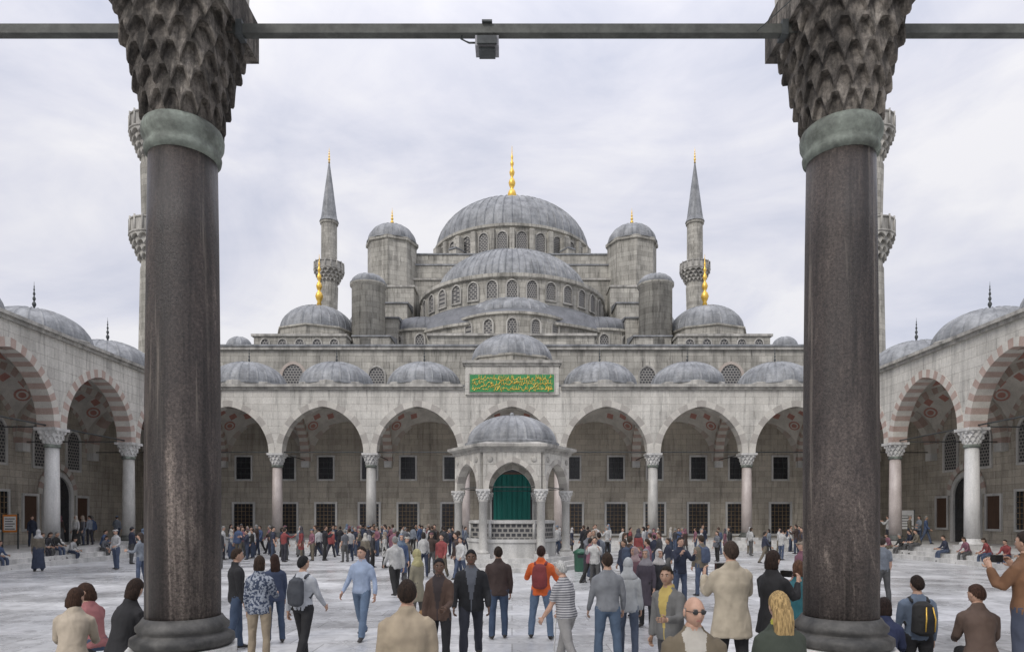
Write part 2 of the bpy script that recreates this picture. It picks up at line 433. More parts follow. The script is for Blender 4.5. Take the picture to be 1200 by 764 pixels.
    # hands
    for W, d, sd in hands:
        up = Vector((0, 0, 1)) if abs(d.z) < .7 else Vector((0, 1, 0))
        lat = (up-d*up.dot(d)).normalized()        # thumb side
        nrm = d.cross(lat)*sd                    # toward body = palm
        if nrm.x*sd > 0: nrm = -nrm
        out.tube([W-d*.02, W+d*.015, W+d*.05, W+d*.085], [(.020, .020), (.030, .016), (.038, .015), (.036, .012)], 8, SK, ref=lat)
        for k, (o, L) in enumerate(((.028, .066), (.010, .076), (-.009, .070), (-.027, .054))):
            b0 = W+d*.078+lat*o
            p1 = b0+(d*.92+nrm*.3).normalized()*L*.45; p2 = p1+(d*.6+nrm*.75).normalized()*L*.33; p3 = p2+(d*.2+nrm*.95).normalized()*L*.27
            out.tube([b0, p1, p2, p3], [.0095, .0088, .008, .0055], 6, SK)
        b0 = W+d*.025+lat*.024; p1 = b0+(d*.6+lat*.75).normalized()*.035; p2 = p1+(d*.85+lat*.3+nrm*.35).normalized()*.032
        out.tube([b0, p1, p2], [.013, .0105, .007], 6, SK)
    # head
    Hc = TF((0, .015, .662)); Rh = Rl@Matrix.Rotation(radians(hy), 3, 'Z')@Matrix.Rotation(-radians(hp), 3, 'X')
    def HM(q): return Hc+Rh@Vector(q)
    nu, nv = (30, 22)
    def fpos(dx, dy, dz):
        x = .076*dx; y = .094*dy; z = .116*dz
        if dz < 0:
            x *= 1-.24*dz*dz
            if dy < 0: y *= 1-.4*dz*dz
        if dy > 0:
            ax = abs(x)
            y += .022*exp(-(x/.013)**2-((z+.016)/.024)**2)+.005*exp(-((z-.032)/.012)**2)*(ax < .06)
            y -= .009*exp(-((ax-.03)/.015)**2-((z-.008)/.013)**2)
            y += .006*exp(-(x/.022)**2-((z+.055)/.012)**2)+.008*exp(-(x/.022)**2-((z+.097)/.02)**2)
        return Vector((x, y, z))
    dirs = []; 
    for jv in range(nv+1):
        t = pi*jv/nv
        for i in range(nu):
            a = 2*pi*i/nu; dirs.append((sin(t)*cos(a), sin(t)*sin(a), cos(t)))
    fs = [(jv*nu+i, (jv+1)*nu+i, (jv+1)*nu+(i+1) % nu, jv*nu+(i+1) % nu) for jv in range(nv) for i in range(nu)]
    out.add([HM(fpos(*d)) for d in dirs], fs, SK, True)
    for sd in (-1, 1):
        out.ellipsoid((sd*.077, -.002, -.002), (.010, .020, .032), SK, HM, 8, 6)
        out.ellipsoid((sd*.029, .079, .010), (.0125, .008, .007), 'eye_white', HM, 8, 6)
        out.ellipsoid((sd*.029, .085, .010), (.0065, .004, .0065), 'eye_dark', HM, 8, 5)
        out.tube([HM((sd*.014, .094, .029)), HM((sd*.030, .092, .033)), HM((sd*.045, .078, .028))], [.003, .0042, .0025], 5, HA)
    out.tube([HM((-.022, .088, -.054)), HM((-.010, .095, -.053)), HM((.010, .095, -.053)), HM((.022, .088, -.054))], [.003, .005, .005, .003], 6, 'lips')
    if glasses:
        for sd in (-1, 1): out.ellipsoid((sd*.031, .094, .010), (.024, .006, .018), 'glass', HM, 10, 6)
        out.tube([HM((-.075, .02, .015)), HM((-.06, .085, .015)), HM((0, .10, .015)), HM((.06, .085, .015)), HM((.075, .02, .015))], [.003]*5, 5, 'glass')
    rnd = random.Random(sum(map(ord, name)) % 1000)
    def hl(dx, dy):
        if hairstyle == 'scarf': return -2
        if hairstyle in ('long', 'bob'): return (-.15+.72*dy) if dy > 0 else -.15+.75*dy
        if dy > 0: return -.12+.80*dy**.8
        return (-.12+.70*dy)
    sc = []; keep = []
    for (dx, dy, dz) in dirs:
        if hairstyle == 'scarf':
            face = (dy > .52 and abs(dx) < .62 and -1 < dz < .62)
            keep.append(not face); sc.append(1.13)
        elif hairstyle == 'bald':
            k = (abs(dx) > .45 or dy < -.5) and dz < .35 and dz > -.45 and dy < .35
            keep.append(k); sc.append(1.05)
        else:
            a = hl(dx, dy)+rnd.uniform(-.07, .07); e = dz-a
            keep.append(e > 0); sc.append(1.018+min(.125, max(0, e)*.42)+rnd.uniform(-.008, .022))
    hv = [HM(fpos(*d)*k) for d, k in zip(dirs, sc)]
    hf = [f for f in fs if all(keep[q] for q in f)]
    out.add(hv, hf, SC if hairstyle == 'scarf' else HA, True)
    if hairstyle == 'long':
        out.tube([HM((0, -.03, .06)), HM((0, -.06, -.03)), HM((0, -.075, -.12)), HM((0, -.085, -.22)), HM((0, -.08, -.30))], [(.06, .04), (.088, .055), (.092, .05), (.085, .035), (.05, .02)], 12, HA)
    if hairstyle == 'bob':
        out.tube([HM((0, -.02, .05)), HM((0, -.035, -.03)), HM((0, -.035, -.10)), HM((0, -.03, -.125))], [(.07, .06), (.090, .072), (.088, .066), (.06, .045)], 12, HA)
    if hairstyle == 'scarf':
        out.tube([HM((0, -.015, -.03)), HM((0, -.02, -.10)), HM((0, -.02, -.15)), HM((0, -.02, -.21)), HM((0, -.02, -.26))], [(.08, .085), (.082, .085), (.12, .10), (.170, .118), (.15, .10)], 14, SC)
    if hairstyle == 'cap':
        out.ellipsoid((0, -.005, .045), (.084, .102, .08), SC, HM, 14, 8); out.ellipsoid((0, .10, .045), (.06, .07, .010), SC, HM, 12, 6)
    if prop == 'camera':
        Wm = (hands[0][0]+hands[1][0])/2+(hands[0][1]+hands[1][1])*.05
        x, y, z = Wm
        out.box(x-.065, x+.065, y-.03, y+.03, z-.035, z+.045, 'glass'); out.tube([(x, y+.02, z), (x, y+.1, z)], [.035, .032], 10, 'glass')
    if prop == 'cane':
        W, d, sd = hands[1]; g = W+d*.08
        out.tube([(g.x, g.y-.05, g.z+.02), (g.x, g.y+.03, g.z+.02), (g.x+.02, g.y+.10, low+.005)], [.012, .014, .009], 8, 'white_paint')
    out.v = [((x)*s, y*s, (z-low)*s) for x, y, z in out.v]
    return out.mesh(name)
def place(me, name, x, y, z, head, parent=None, sc=1.0):
    ob = bpy.data.objects.new(name, me); scene.collection.objects.link(ob)
    ob.location = (x, y, z); ob.rotation_euler = (0, 0, radians(head)); ob.scale = (sc, sc, sc)
    if parent: ob.parent = parent
    return ob
def P1(name, px, d, head, z=0.0, **kw):
    kw.setdefault('voxel', .014 if d < 9 else .018)
    return place(person_mesh(name, **kw), name, PX(px, d), d, z, head)

WALK = dict(lf=20, lk=6, rf=-16, rk=16, la=(-14, 9, 18, .05), ra=(20, 9, 25, .05))
WALK2 = dict(rf=20, rk=6, lf=-16, lk=16, ra=(-14, 9, 18, .05), la=(20, 9, 25, .05))
SIT = dict(lf=84, lk=84, rf=80, rk=78, la=(35, 8, 55, .25), ra=(35, 8, 55, .25), lean=14)
PHOTO = dict(la=(30, 16, 122, .34), ra=(30, 16, 122, .34))
JEAN = (.045, .07, .12); JEANL = (.11, .16, .24); BLK = (.016, .016, .018); BEI = (.34, .28, .20)
S_W = (.48, .30, .22); S_D = (.13, .075, .05); S_M = (.34, .21, .145)
seatz = .22
P1('seated_woman_in_cream_jacket', 84, 7.25, 20, z=seatz, **{**SIT, **dict(h=1.62, top=(.42, .36, .28), bottom=BLK, hair=(.05, .025, .015), hairstyle='bob', fem=True, jacket=True, hy=-25)})
P1('seated_girl_with_sunglasses', 112, 8.8, 70, z=0.0, **{**SIT, **dict(h=1.78, top=(.30, .12, .12), bottom=JEAN, hair=(.05, .025, .015), hairstyle='bob', fem=True, glasses=True, hy=40)})
P1('seated_woman_in_black_jacket', 141, 7.2, -25, z=seatz+.06, **{**SIT, **dict(h=1.68, top=BLK, bottom=BLK, hair=(.03, .017, .012), hairstyle='bob', fem=True, jacket=True, hy=20)})
P1('man_in_black_jacket', 277, 11.3, -60, h=1.74, top=BLK, bottom=JEAN, hair=(.04, .025, .017), jacket=True, lf=6, rf=-8, rk=8, la=(20, 8, 50, .1), inner=(.3, .3, .32))
P1('woman_in_patterned_jacket', 304, 10.2, 8, h=1.68, top=(.035, .05, .09), pat='print', bottom=(.28, .23, .165), hair=(.04, .025, .017), hairstyle='bob', fem=True, jacket=True, ra=(15, 14, 70, .2))
P1('woman_in_navy_jacket', 322, 12.0, 30, h=1.6, top=(.04, .055, .10), bottom=JEAN, hair=(.04, .02, .015), hairstyle='long', fem=True, jacket=True)
P1('man_with_backpack', 355, 10.4, -15, **{**WALK, **dict(h=1.7, top=(.42, .44, .47), bottom=BLK, hair=BLK, bag='backpack', bagc=(.05, .055, .065), hy=-20)})
P1('man_in_blue_shirt', 424, 12.4, 165, **{**WALK, **dict(h=1.76, top=(.30, .37, .50), bottom=JEANL, hair=(.03, .02, .015), skin=S_W, sleeves='long', la=(-5, 16, 20, .05), ra=(10, 16, 25, 0), bulk=1.08, collar=(.36, .43, .55))})
P1('man_in_beige_jacket', 477, 5.75, 8, h=1.73, top=BEI, bottom=(.06, .05, .045), hair=(.025, .015, .010), jacket=True, bulk=1.08)
P1('woman_in_brown_jacket', 515, 9.6, 172, h=1.68, top=(.085, .052, .038), bottom=BLK, skin=S_D, hair=BLK, fem=True, jacket=True, inner=(.04, .03, .03), bag='shoulder', bagc=(.28, .16, .07), hy=15, lf=8, rf=-6, rk=10, la=(15, 8, 60, .25))
P1('man_in_leather_jacket', 552, 10.4, 185, **{**WALK2, **dict(h=1.80, top=(.014, .015, .018), bottom=(.03, .033, .045), skin=S_D, hair=BLK, jacket=True, collar=(.10, .11, .13), inner=(.10, .11, .13), bulk=1.08, la=(5, 14, 30, .1), ra=(5, 14, 30, .1))})
P1('woman_in_yellow_headscarf', 489, 13.5, 60, h=1.62, top=(.24, .22, .16), scarf=(.38, .35, .18), hairstyle='scarf', bottom=(.10, .09, .08), coat=.35, fem=True)
P1('man_in_brown_sweater', 584, 12.4, 5, h=1.72, top=(.05, .033, .029), bottom=JEAN, hair=(.03, .02, .015), jacket=True, lf=-3, rf=4)
P1('man_in_orange_jacket', 634, 12.4, -10, h=1.74, top=(.66, .13, .03), bottom=JEANL, hair=(.04, .025, .015), jacket=True, bag='backpack', bagc=(.20, .04, .04), la=(20, 25, 75, .2), ra=(15, 28, 60, 0), legs_abd=9)
P1('elderly_man_with_cane', 664, 9.6, 50, **{**WALK2, **dict(h=1.68, top=(.42, .42, .42), pat='stripe', bottom=(.25, .245, .24), hair=(.5, .5, .48), sleeves='short', prop='cane', lean=8, bulk=1.15, ra=(30, 14, 20, 0), shoes='shoe_light', skin=S_W)})
P1('man_in_grey_sweater', 712, 9.9, 3, h=1.74, top=(.18, .19, .205), bottom=(.07, .105, .16), hair=(.035, .022, .015), la=(4, 13, 25, .05), ra=(4, 13, 25, .05), bulk=1.06, legs_abd=5)
P1('person_in_light_hoodie', 736, 10.6, -12, h=1.63, top=(.34, .355, .365), bottom=(.07, .09, .13), scarf=(.34, .355, .365), hairstyle='scarf', jacket=True, fem=True, lf=8, rf=-8, rk=10)
P1('woman_in_grey_headscarf', 757, 13.6, 150, h=1.62, top=(.06, .05, .065), scarf=(.25, .235, .25), hairstyle='scarf', bottom=BLK, coat=.45, fem=True)
P1('woman_in_white_headscarf', 772, 14.0, 200, h=1.60, top=(.03, .03, .035), scarf=(.45, .43, .41), hairstyle='scarf', bottom=BLK, coat=.5, fem=True)
P1('woman_in_pink_headscarf', 744, 15.0, 120, h=1.60, top=(.16, .085, .10), scarf=(.34, .25, .25), hairstyle='scarf', bottom=(.05, .05, .06), skirt=True, fem=True)
P1('man_in_grey_blazer', 786, 8.1, 130, h=1.68, top=(.13, .13, .127), bottom=(.05, .05, .055), hair=(.02, .014, .01), jacket=True, collar=(.42, .32, .10), inner=(.42, .32, .10), skin=S_M, hy=20, hp=-8, la=(30, 14, 70, .2), bulk=1.1, lean=6)
P1('man_in_beige_coat', 857, 7.6, 4, z=.22, **{**PHOTO, **dict(h=1.78, top=(.39, .34, .26), bottom=BLK, hair=(.05, .033, .025), jacket=True, coat=.28, bulk=1.12, prop='camera')})
P1('woman_in_black_taking_photo', 905, 7.9, -55, z=.22, **{**PHOTO, **dict(h=1.66, top=BLK, bottom=BLK, hair=(.03, .018, .014), hairstyle='bob', jacket=True, fem=True, glasses=True, prop='camera', coat=.25)})
P1('woman_in_teal_jacket', 936, 9.4, -15, h=1.66, top=(.02, .10, .12), bottom=BLK, hair=(.10, .05, .03), hairstyle='bob', jacket=True, fem=True)
P1('elderly_man_with_sunglasses', 813, 4.95, 172, h=1.69, top=(.13, .105, .07), bottom=BLK, hair=(.25, .24, .23), hairstyle='bald', jacket=True, glasses=True, skin=(.43, .26, .185), bulk=1.12, hy=18, collar=(.13, .105, .07), inner=(.36, .34, .30), voxel=.012)
P1('woman_with_blonde_hair', 914, 5.3, 6, h=1.68, top=(.04, .05, .037), bottom=BLK, hair=(.42, .29, .13), hairstyle='long', jacket=True, fem=True, collar=(.36, .34, .05), bulk=1.1)
P1('boy_with_yellow_backpack', 1075, 8.1, -12, h=1.56, top=(.12, .155, .21), bottom=BLK, hair=(.025, .016, .012), bag='backpack', bagc=(.02, .02, .02), hy=15)
P1('seated_woman_in_brown_jacket', 1150, 7.3, -20, z=seatz, **{**SIT, **dict(h=1.66, top=(.10, .067, .052), bottom=BLK, hair=(.06, .03, .02), fem=True, jacket=True, hy=35)})
P1('man_in_leather_coat', 1204, 6.9, 25, z=.43, **{**PHOTO, **dict(h=1.70, top=(.16, .08, .04), bottom=(.05, .06, .09), hair=(.03, .02, .015), jacket=True, prop='camera')})
P1('seated_woman_in_blue_jacket', 1036, 7.9, -30, z=0.0, **{**SIT, **dict(h=1.66, top=(.03, .04, .09), bottom=BLK, hair=(.03, .02, .014), hairstyle='bob', fem=True, jacket=True)})
# yellow trim on the boy's backpack
yb = MB(); bx_, by_ = PX(1075, 8.1), 8.1
for o in (-.055, .055):
    yb.tube([(bx_+o-.02, by_-.285, .93), (bx_+o-.02, by_-.30, 1.08), (bx_+o*.7-.02, by_-.272, 1.22)], [.008, .009, .007], 6, 'gold')
ybo = yb.obj('backpack_trim'); _b = bpy.data.objects['boy_with_yellow_backpack']; bpy.context.view_layer.update(); ybo.parent = _b; ybo.matrix_parent_inverse = _b.matrix_world.inverted()

tpl = []
specs = [dict(), dict(hairstyle='bob', fem=True), dict(**WALK), dict(**WALK2, jacket=True), dict(hairstyle='scarf', fem=True, coat=.4), dict(jacket=True, bag='backpack'),
         dict(hairstyle='long', fem=True, jacket=True, la=(20, 12, 80, .25)), dict(la=(40, 14, 100, .3), ra=(40, 14, 100, .3), jacket=True), dict(hairstyle='scarf', fem=True, skirt=True), dict(ra=(60, 20, 60, .1), hy=30),
         dict(hairstyle='cap', la=(10, 20, 60, .2)), dict(sleeves='short', hy=-30)]
for i, sp in enumerate(specs):
    tpl.append(person_mesh('pedestrian', crowd=True, voxel=.024, skin=random.choice([S_W, S_M, S_W]), **sp))
sit_t = [person_mesh('seated_pedestrian', crowd=True, voxel=.026, **SIT), person_mesh('seated_pedestrian', crowd=True, voxel=.026, **{**SIT, **dict(hairstyle='bob', fem=True, lean=22, lf=70, lk=95)})]
crowd = empty('crowd')
taken = []
def free(x, y, r=.5):
    if (x)**2+(y-30)**2 < 3.9**2: return False
    return all((x-a)**2+(y-b)**2 > r*r for a, b in taken)
def groups(n, x0, x1, d0, d1, gs=(2, 5), pw=.8):
    c = 0; tries = 0
    while c < n and tries < 900:
        tries += 1
        d = d0+(d1-d0)*random.random()**pw; px = random.uniform(x0, x1); gx = PX(px, d)
        for k in range(random.randint(*gs)):
            a = random.uniform(0, 2*pi); rr_ = random.uniform(.45, 1.1)
            x = gx+rr_*cos(a); y = min(44.1, d+rr_*sin(a))
            if abs(x) > 21.3 or not free(x, y, .48): continue
            taken.append((x, y)); c += 1
            hd = math.degrees(atan2(-(gx-x), (d-y)))+random.uniform(-40, 40)
            place(random.choice(tpl), 'pedestrian', x, y, 0, hd, crowd, random.uniform(.88, 1.04))
groups(84, 258, 560, 31, 44, (3, 8), .6)
groups(10, 400, 560, 20, 30, (1, 3))
groups(38, 672, 940, 31, 44, (2, 5), .6)
groups(12, 660, 800, 19, 30, (1, 3))
groups(6, 110, 250, 27, 42, (1, 3))
groups(5, 860, 1030, 22, 38, (1, 2))
groups(8, 560, 650, 36, 43, (2, 3))
for sgn in (-1, 1):
    for k in range(28 if sgn < 0 else 14):
        y = random.uniform(24, 44); x = sgn*(22.0+random.choice([0, .33]))
        if not free(x, y, .45): continue
        taken.append((x, y))
        place(random.choice(sit_t), 'seated_pedestrian', x, y, .0 if abs(x) < 22.2 else .22, (90 if sgn > 0 else -90)+random.uniform(-20, 20), crowd, random.uniform(.92, 1.0))
for k in range(12):
    y = random.uniform(28, 43); place(random.choice(tpl), 'pedestrian', -random.uniform(23.6, 27), y, .65, random.uniform(0, 360), crowd, .97)
for k in range(4):
    y = random.uniform(30, 43); place(random.choice(tpl), 'pedestrian', random.uniform(23.6, 27), y, .65, random.uniform(0, 360), crowd, .97)
for px, d, hd in ((45, 27.5, 40), (136, 28.5, 160), (702, 24, 10), (797, 17, 200), (822, 19, 20), (463, 19, 30), (470, 20.5, 200), (1034, 17, 0), (165, 22, 90), (940, 15, 100)):
    place(random.choice(tpl), 'tourist', PX(px, d), d, 0, hd)

# ------------------------------------------------------------------ architecture helpers
def arch_pts(a, h, t, n=15):
    e = (h*h-a*a)/(2*a); r = a+e
    inn = []; out = []
    th_i = math.acos(max(-1, min(1, -e/r))) ; th_o = math.acos(max(-1, min(1, -e/(r+t))))
    for i in range(n+1):
        f = i/n
        ai = pi+(th_i-pi)*f; ao = pi+(th_o-pi)*f
        inn.append((e+r*cos(ai), r*sin(ai))); out.append((e+(r+t)*cos(ao), (r+t)*sin(ao)))
    inn += [(-x, z) for x, z in inn[-2::-1]]; out += [(-x, z) for x, z in out[-2::-1]]
    return inn, out
def arch_bay(mb, T, u0, u1, th, spring, a, h, t, topz, wall, v1, v2, nst=15, proud=.03, ringonly=False, stones=2):
    c = (u0+u1)/2; inn, out = arch_pts(a, h, t, nst); w = th/2; wp = w+proud
    n = len(inn)
    for i in range(n-1):
        m = v1 if (i//stones) % 2 == 0 else v2
        A, B, C, D = inn[i], inn[i+1], out[i+1], out[i]
        q = lambda p, ww: T(c+p[0], ww, spring+p[1])
        mb.add([q(A, wp), q(B, wp), q(C, wp), q(D, wp)], [(0, 1, 2, 3)], m)
        if not ringonly: mb.add([q(A, -wp), q(B, -wp), q(C, -wp), q(D, -wp)], [(3, 2, 1, 0)], m)
        mb.add([q(A, -wp if not ringonly else w), q(B, -wp if not ringonly else w), q(B, wp), q(A, wp)], [(0, 1, 2, 3)], m)
        mb.add([q(D, w), q(C, w), q(C, wp), q(D, wp)], [(3, 2, 1, 0)], m)
        if not ringonly:
            mb.add([q(D, -w), q(C, -w), q(C, -wp), q(D, -wp)], [(0, 1, 2, 3)], m)
            for s in (w, -w):
                mb.add([q(D, s), q(C, s), T(c+C[0], s, topz), T(c+D[0], s, topz)], [(0, 1, 2, 3)], wall)
    if not ringonly:
        e = out[0][0]
        for (ua, ub) in ((u0, c+e), (c-e, u1)):
            if ub-ua > .002: mb.hexa(T, (ua, -w, spring), (ub, w, topz), wall)
def frame(ox, oy, dx, dy, nx, ny):
    return lambda u, w, z: (ox+dx*u+nx*w, oy+dy*u+ny*w, z)
def muq(mb, cx, cy, z0, z1, r0, r1, mat, tiers=4, n=16, NN=96, sq=1.0):
    dz = (z1-z0)/tiers
    K = 0
    vs = []
    for k in range(NN):
        th = 2*pi*k/NN; c, s2 = cos(th), sin(th)
        line = [(r0*.96, z0)]
        for i in range(tiers):
            ph = (i % 2)*pi/2
            cc = abs(sin(n*th/2+ph))
            tooth = dz*.8*min(1, cc*1.15)
            f0 = i/tiers; f1 = (i+1)/tiers
            sqf = lambda f: 1+(min(1.22, 1/max(abs(c), abs(s2)))-1)*f*sq
            ra = (r0+(r1-r0)*f0)*sqf(f0); rb = (r0+(r1-r0)*f1)*sqf(f1)
            zb = z0+i*dz+tooth
            line += [(ra*(1-.09*cc), zb-dz*.02), (rb*.9+ra*.1, zb+dz*.06), (rb*(1+.015*(1-cc)), zb+dz*.2)]
        line += [((r1)*(1+(min(1.22, 1/max(abs(c), abs(s2)))-1)*sq), z1)]
        line2 = []; zz = -1e9
        for r, z in line:
            z = max(z, zz+.001); zz = z; line2.append((r, min(z, z1+.001*len(line2))))
        K = len(line2)
        vs += [(cx+r*c, cy+r*s2, z) for r, z in line2]
    fs = []
    for k in range(NN):
        k2 = (k+1) % NN
        for j in range(K-1): fs.append((k*K+j, k2*K+j, k2*K+j+1, k*K+j+1))
    mb.add(vs, fs, mat, False)
def column(mb, x, y, z0, z1, r, mat, capm='marble', n=24, NN=64):
    H = z1-z0
    mb.box(x-r*1.75, x+r*1.75, y-r*1.75, y+r*1.75, z0, z0+.22, capm)
    mb.lathe(x, y, [(r*1.6, z0+.22), (r*1.65, z0+.30), (r*1.5, z0+.38), (r*1.2, z0+.42), (r*1.25, z0+.5), (r*1.08, z0+.55)], n, 'iron_green' if mat != 'marble' else capm)
    mb.lathe(x, y, [(r*1.04, z0+.55), (r*1.03, z0+H*.4), (r*.93, z1-.95)], n, mat)
    mb.lathe(x, y, [(r*1.0, z1-.97), (r*1.14, z1-.93), (r*1.14, z1-.86), (r*1.02, z1-.80)], n, 'patina')
    muq(mb, x, y, z1-.80, z1-.14, r*1.02, r*1.5, capm, 3, 12, NN)
    mb.box(x-r*1.62, x+r*1.62, y-r*1.62, y+r*1.62, z1-.14, z1, capm)
def finial(mb, x, y, z, h, mat='gold', k=1.0):
    segs = [(0, .24), (.12, .12), (.16, .20), (.22, .27), (.28, .20), (.32, .08), (.36, .16), (.41, .21), (.46, .15), (.50, .06), (.54, .13), (.58, .16), (.62, .11), (.66, .05), (.70, .10), (.73, .11), (.76, .05), (.80, .06), (.83, .07), (.86, .03), (1, .012)]
    prof = [(r*h*.27*k, z+t*h) for t, r in segs]
    mb.lathe(x, y, prof, 12, mat)
def awin(mb, cx, cy, z0, w, h, nx, ny, glass='lattice', fr='trim', rise=None, depth=.1, fw=.14, arched=True):
    L = sqrt(nx*nx+ny*ny); nx /= L; ny /= L
    T = frame(cx, cy, -ny, nx, nx, ny)
    a = w/2
    if arched:
        sp = z0+h-a*1.1
        inn, out = arch_pts(a, a*1.12, fw, 6)
        ip = [(-a, z0)]+[(x, sp+z) for x, z in inn]+[(a, z0)]
        op = [(-a-fw, z0-fw)]+[(x, sp+z) for x, z in out]+[(a+fw, z0-fw)]
    else:
        ip = [(-a, z0), (-a, z0+h), (a, z0+h), (a, z0)]; op = [(-a-fw, z0-fw), (-a-fw, z0+h+fw), (a+fw, z0+h+fw), (a+fw, z0-fw)]
    mb.add([T(u, .02, z) for u, z in ip], [tuple(range(len(ip)))], glass)
    n = len(ip)
    for i in range(n):
        j = (i+1) % n
        A, B, C, D = ip[i], ip[j], op[j], op[i]
        mb.add([T(A[0], depth, A[1]), T(B[0], depth, B[1]), T(C[0], depth, C[1]), T(D[0], depth, D[1])], [(0, 1, 2, 3)], fr)
        mb.add([T(A[0], 0, A[1]), T(B[0], 0, B[1]), T(B[0], depth, B[1]), T(A[0], depth, A[1])], [(0, 1, 2, 3)], fr)
        mb.add([T(D[0], 0, D[1]), T(C[0], 0, C[1]), T(C[0], depth, C[1]), T(D[0], depth, D[1])], [(0, 1, 2, 3)], fr)
def grille(mb, cx, cy, z0, w, h, nx, ny, nb=5, nh=7, mat='iron', off=.05, t=.03):
    T = frame(cx, cy, -ny, nx, nx, ny)
    for i in range(1, nb):
        u = -w/2+w*i/nb; mb.hexa(T, (u-t/2, off-.008, z0), (u+t/2, off+.018, z0+h), mat)
    for i in range(1, nh):
        z = z0+h*i/nh; mb.hexa(T, (-w/2, off-.002, z-t/2), (w/2, off+.012, z+t/2), mat)

BAY = 6.5; HX = 22.75; YB = 45.5; YN = 6.5; SPR = 6.65; TOPZ = 11.2; PF = .65; WX = 29.25; WY = 52.0
A, H_, T_ = 2.8, 3.2, .42
# ------------------------------------------------------------------ ground
g = MB(); g.add([(-900, -300, -.006), (900, -300, -.006), (900, 1500, -.006), (-900, 1500, -.006)], [(0, 1, 2, 3)], 'ground_m'); g.obj('ground')
g = MB(); g.add([(-24, -1, 0), (24, -1, 0), (24, 47, 0), (-24, 47, 0)], [(0, 1, 2, 3)], 'paving'); g.obj('courtyard_pavement')

# ------------------------------------------------------------------ side + back arcades
def vault(mb, cx, cy, n=14):
    R = 4.63; k = .93; zc = SPR+.05; h = BAY/2-.02
    vs = []; fs = []; ms = []
    for j in range(n+1):
        for i in range(n+1):
            x = -h+2*h*i/n; y = -h+2*h*j/n
            vs.append((cx+x, cy+y, zc+k*sqrt(max(0, R*R-x*x-y*y))))
    for j in range(n):
        for i in range(n):
            fs.append((j*(n+1)+i, (j+1)*(n+1)+i, (j+1)*(n+1)+i+1, j*(n+1)+i+1))
            x = -h+2*h*(i+.5)/n; y = -h+2*h*(j+.5)/n; r = sqrt(x*x+y*y)
            ms.append('redpaint' if 2.75 < r < 3.0 else 'plaster')
    mb.add(vs, fs, ms, True)
    # painted pendentive medallions
    for sx in (-1, 1):
        for sy in (-1, 1):
            c = Vector((sx*2.55, sy*2.55, 0)); c.z = k*sqrt(R*R-c.x**2-c.y**2)
            nrm = Vector((c.x, c.y, c.z/(k*k))).normalized()*-1
            e1 = nrm.cross(Vector((0, 0, 1))).normalized(); e2 = nrm.cross(e1)
            for r0, r1, off, mt in ((0, .42, .05, 'redpaint'), (0, .30, .06, 'plaster'), (0, .2, .07, 'redpaint')):
                mb.add([Vector((cx, cy, zc))+c+nrm*off+e1*r1*cos(2*pi*q/14)+e2*r1*sin(2*pi*q/14) for q in range(14)], [tuple(range(14))], mt)
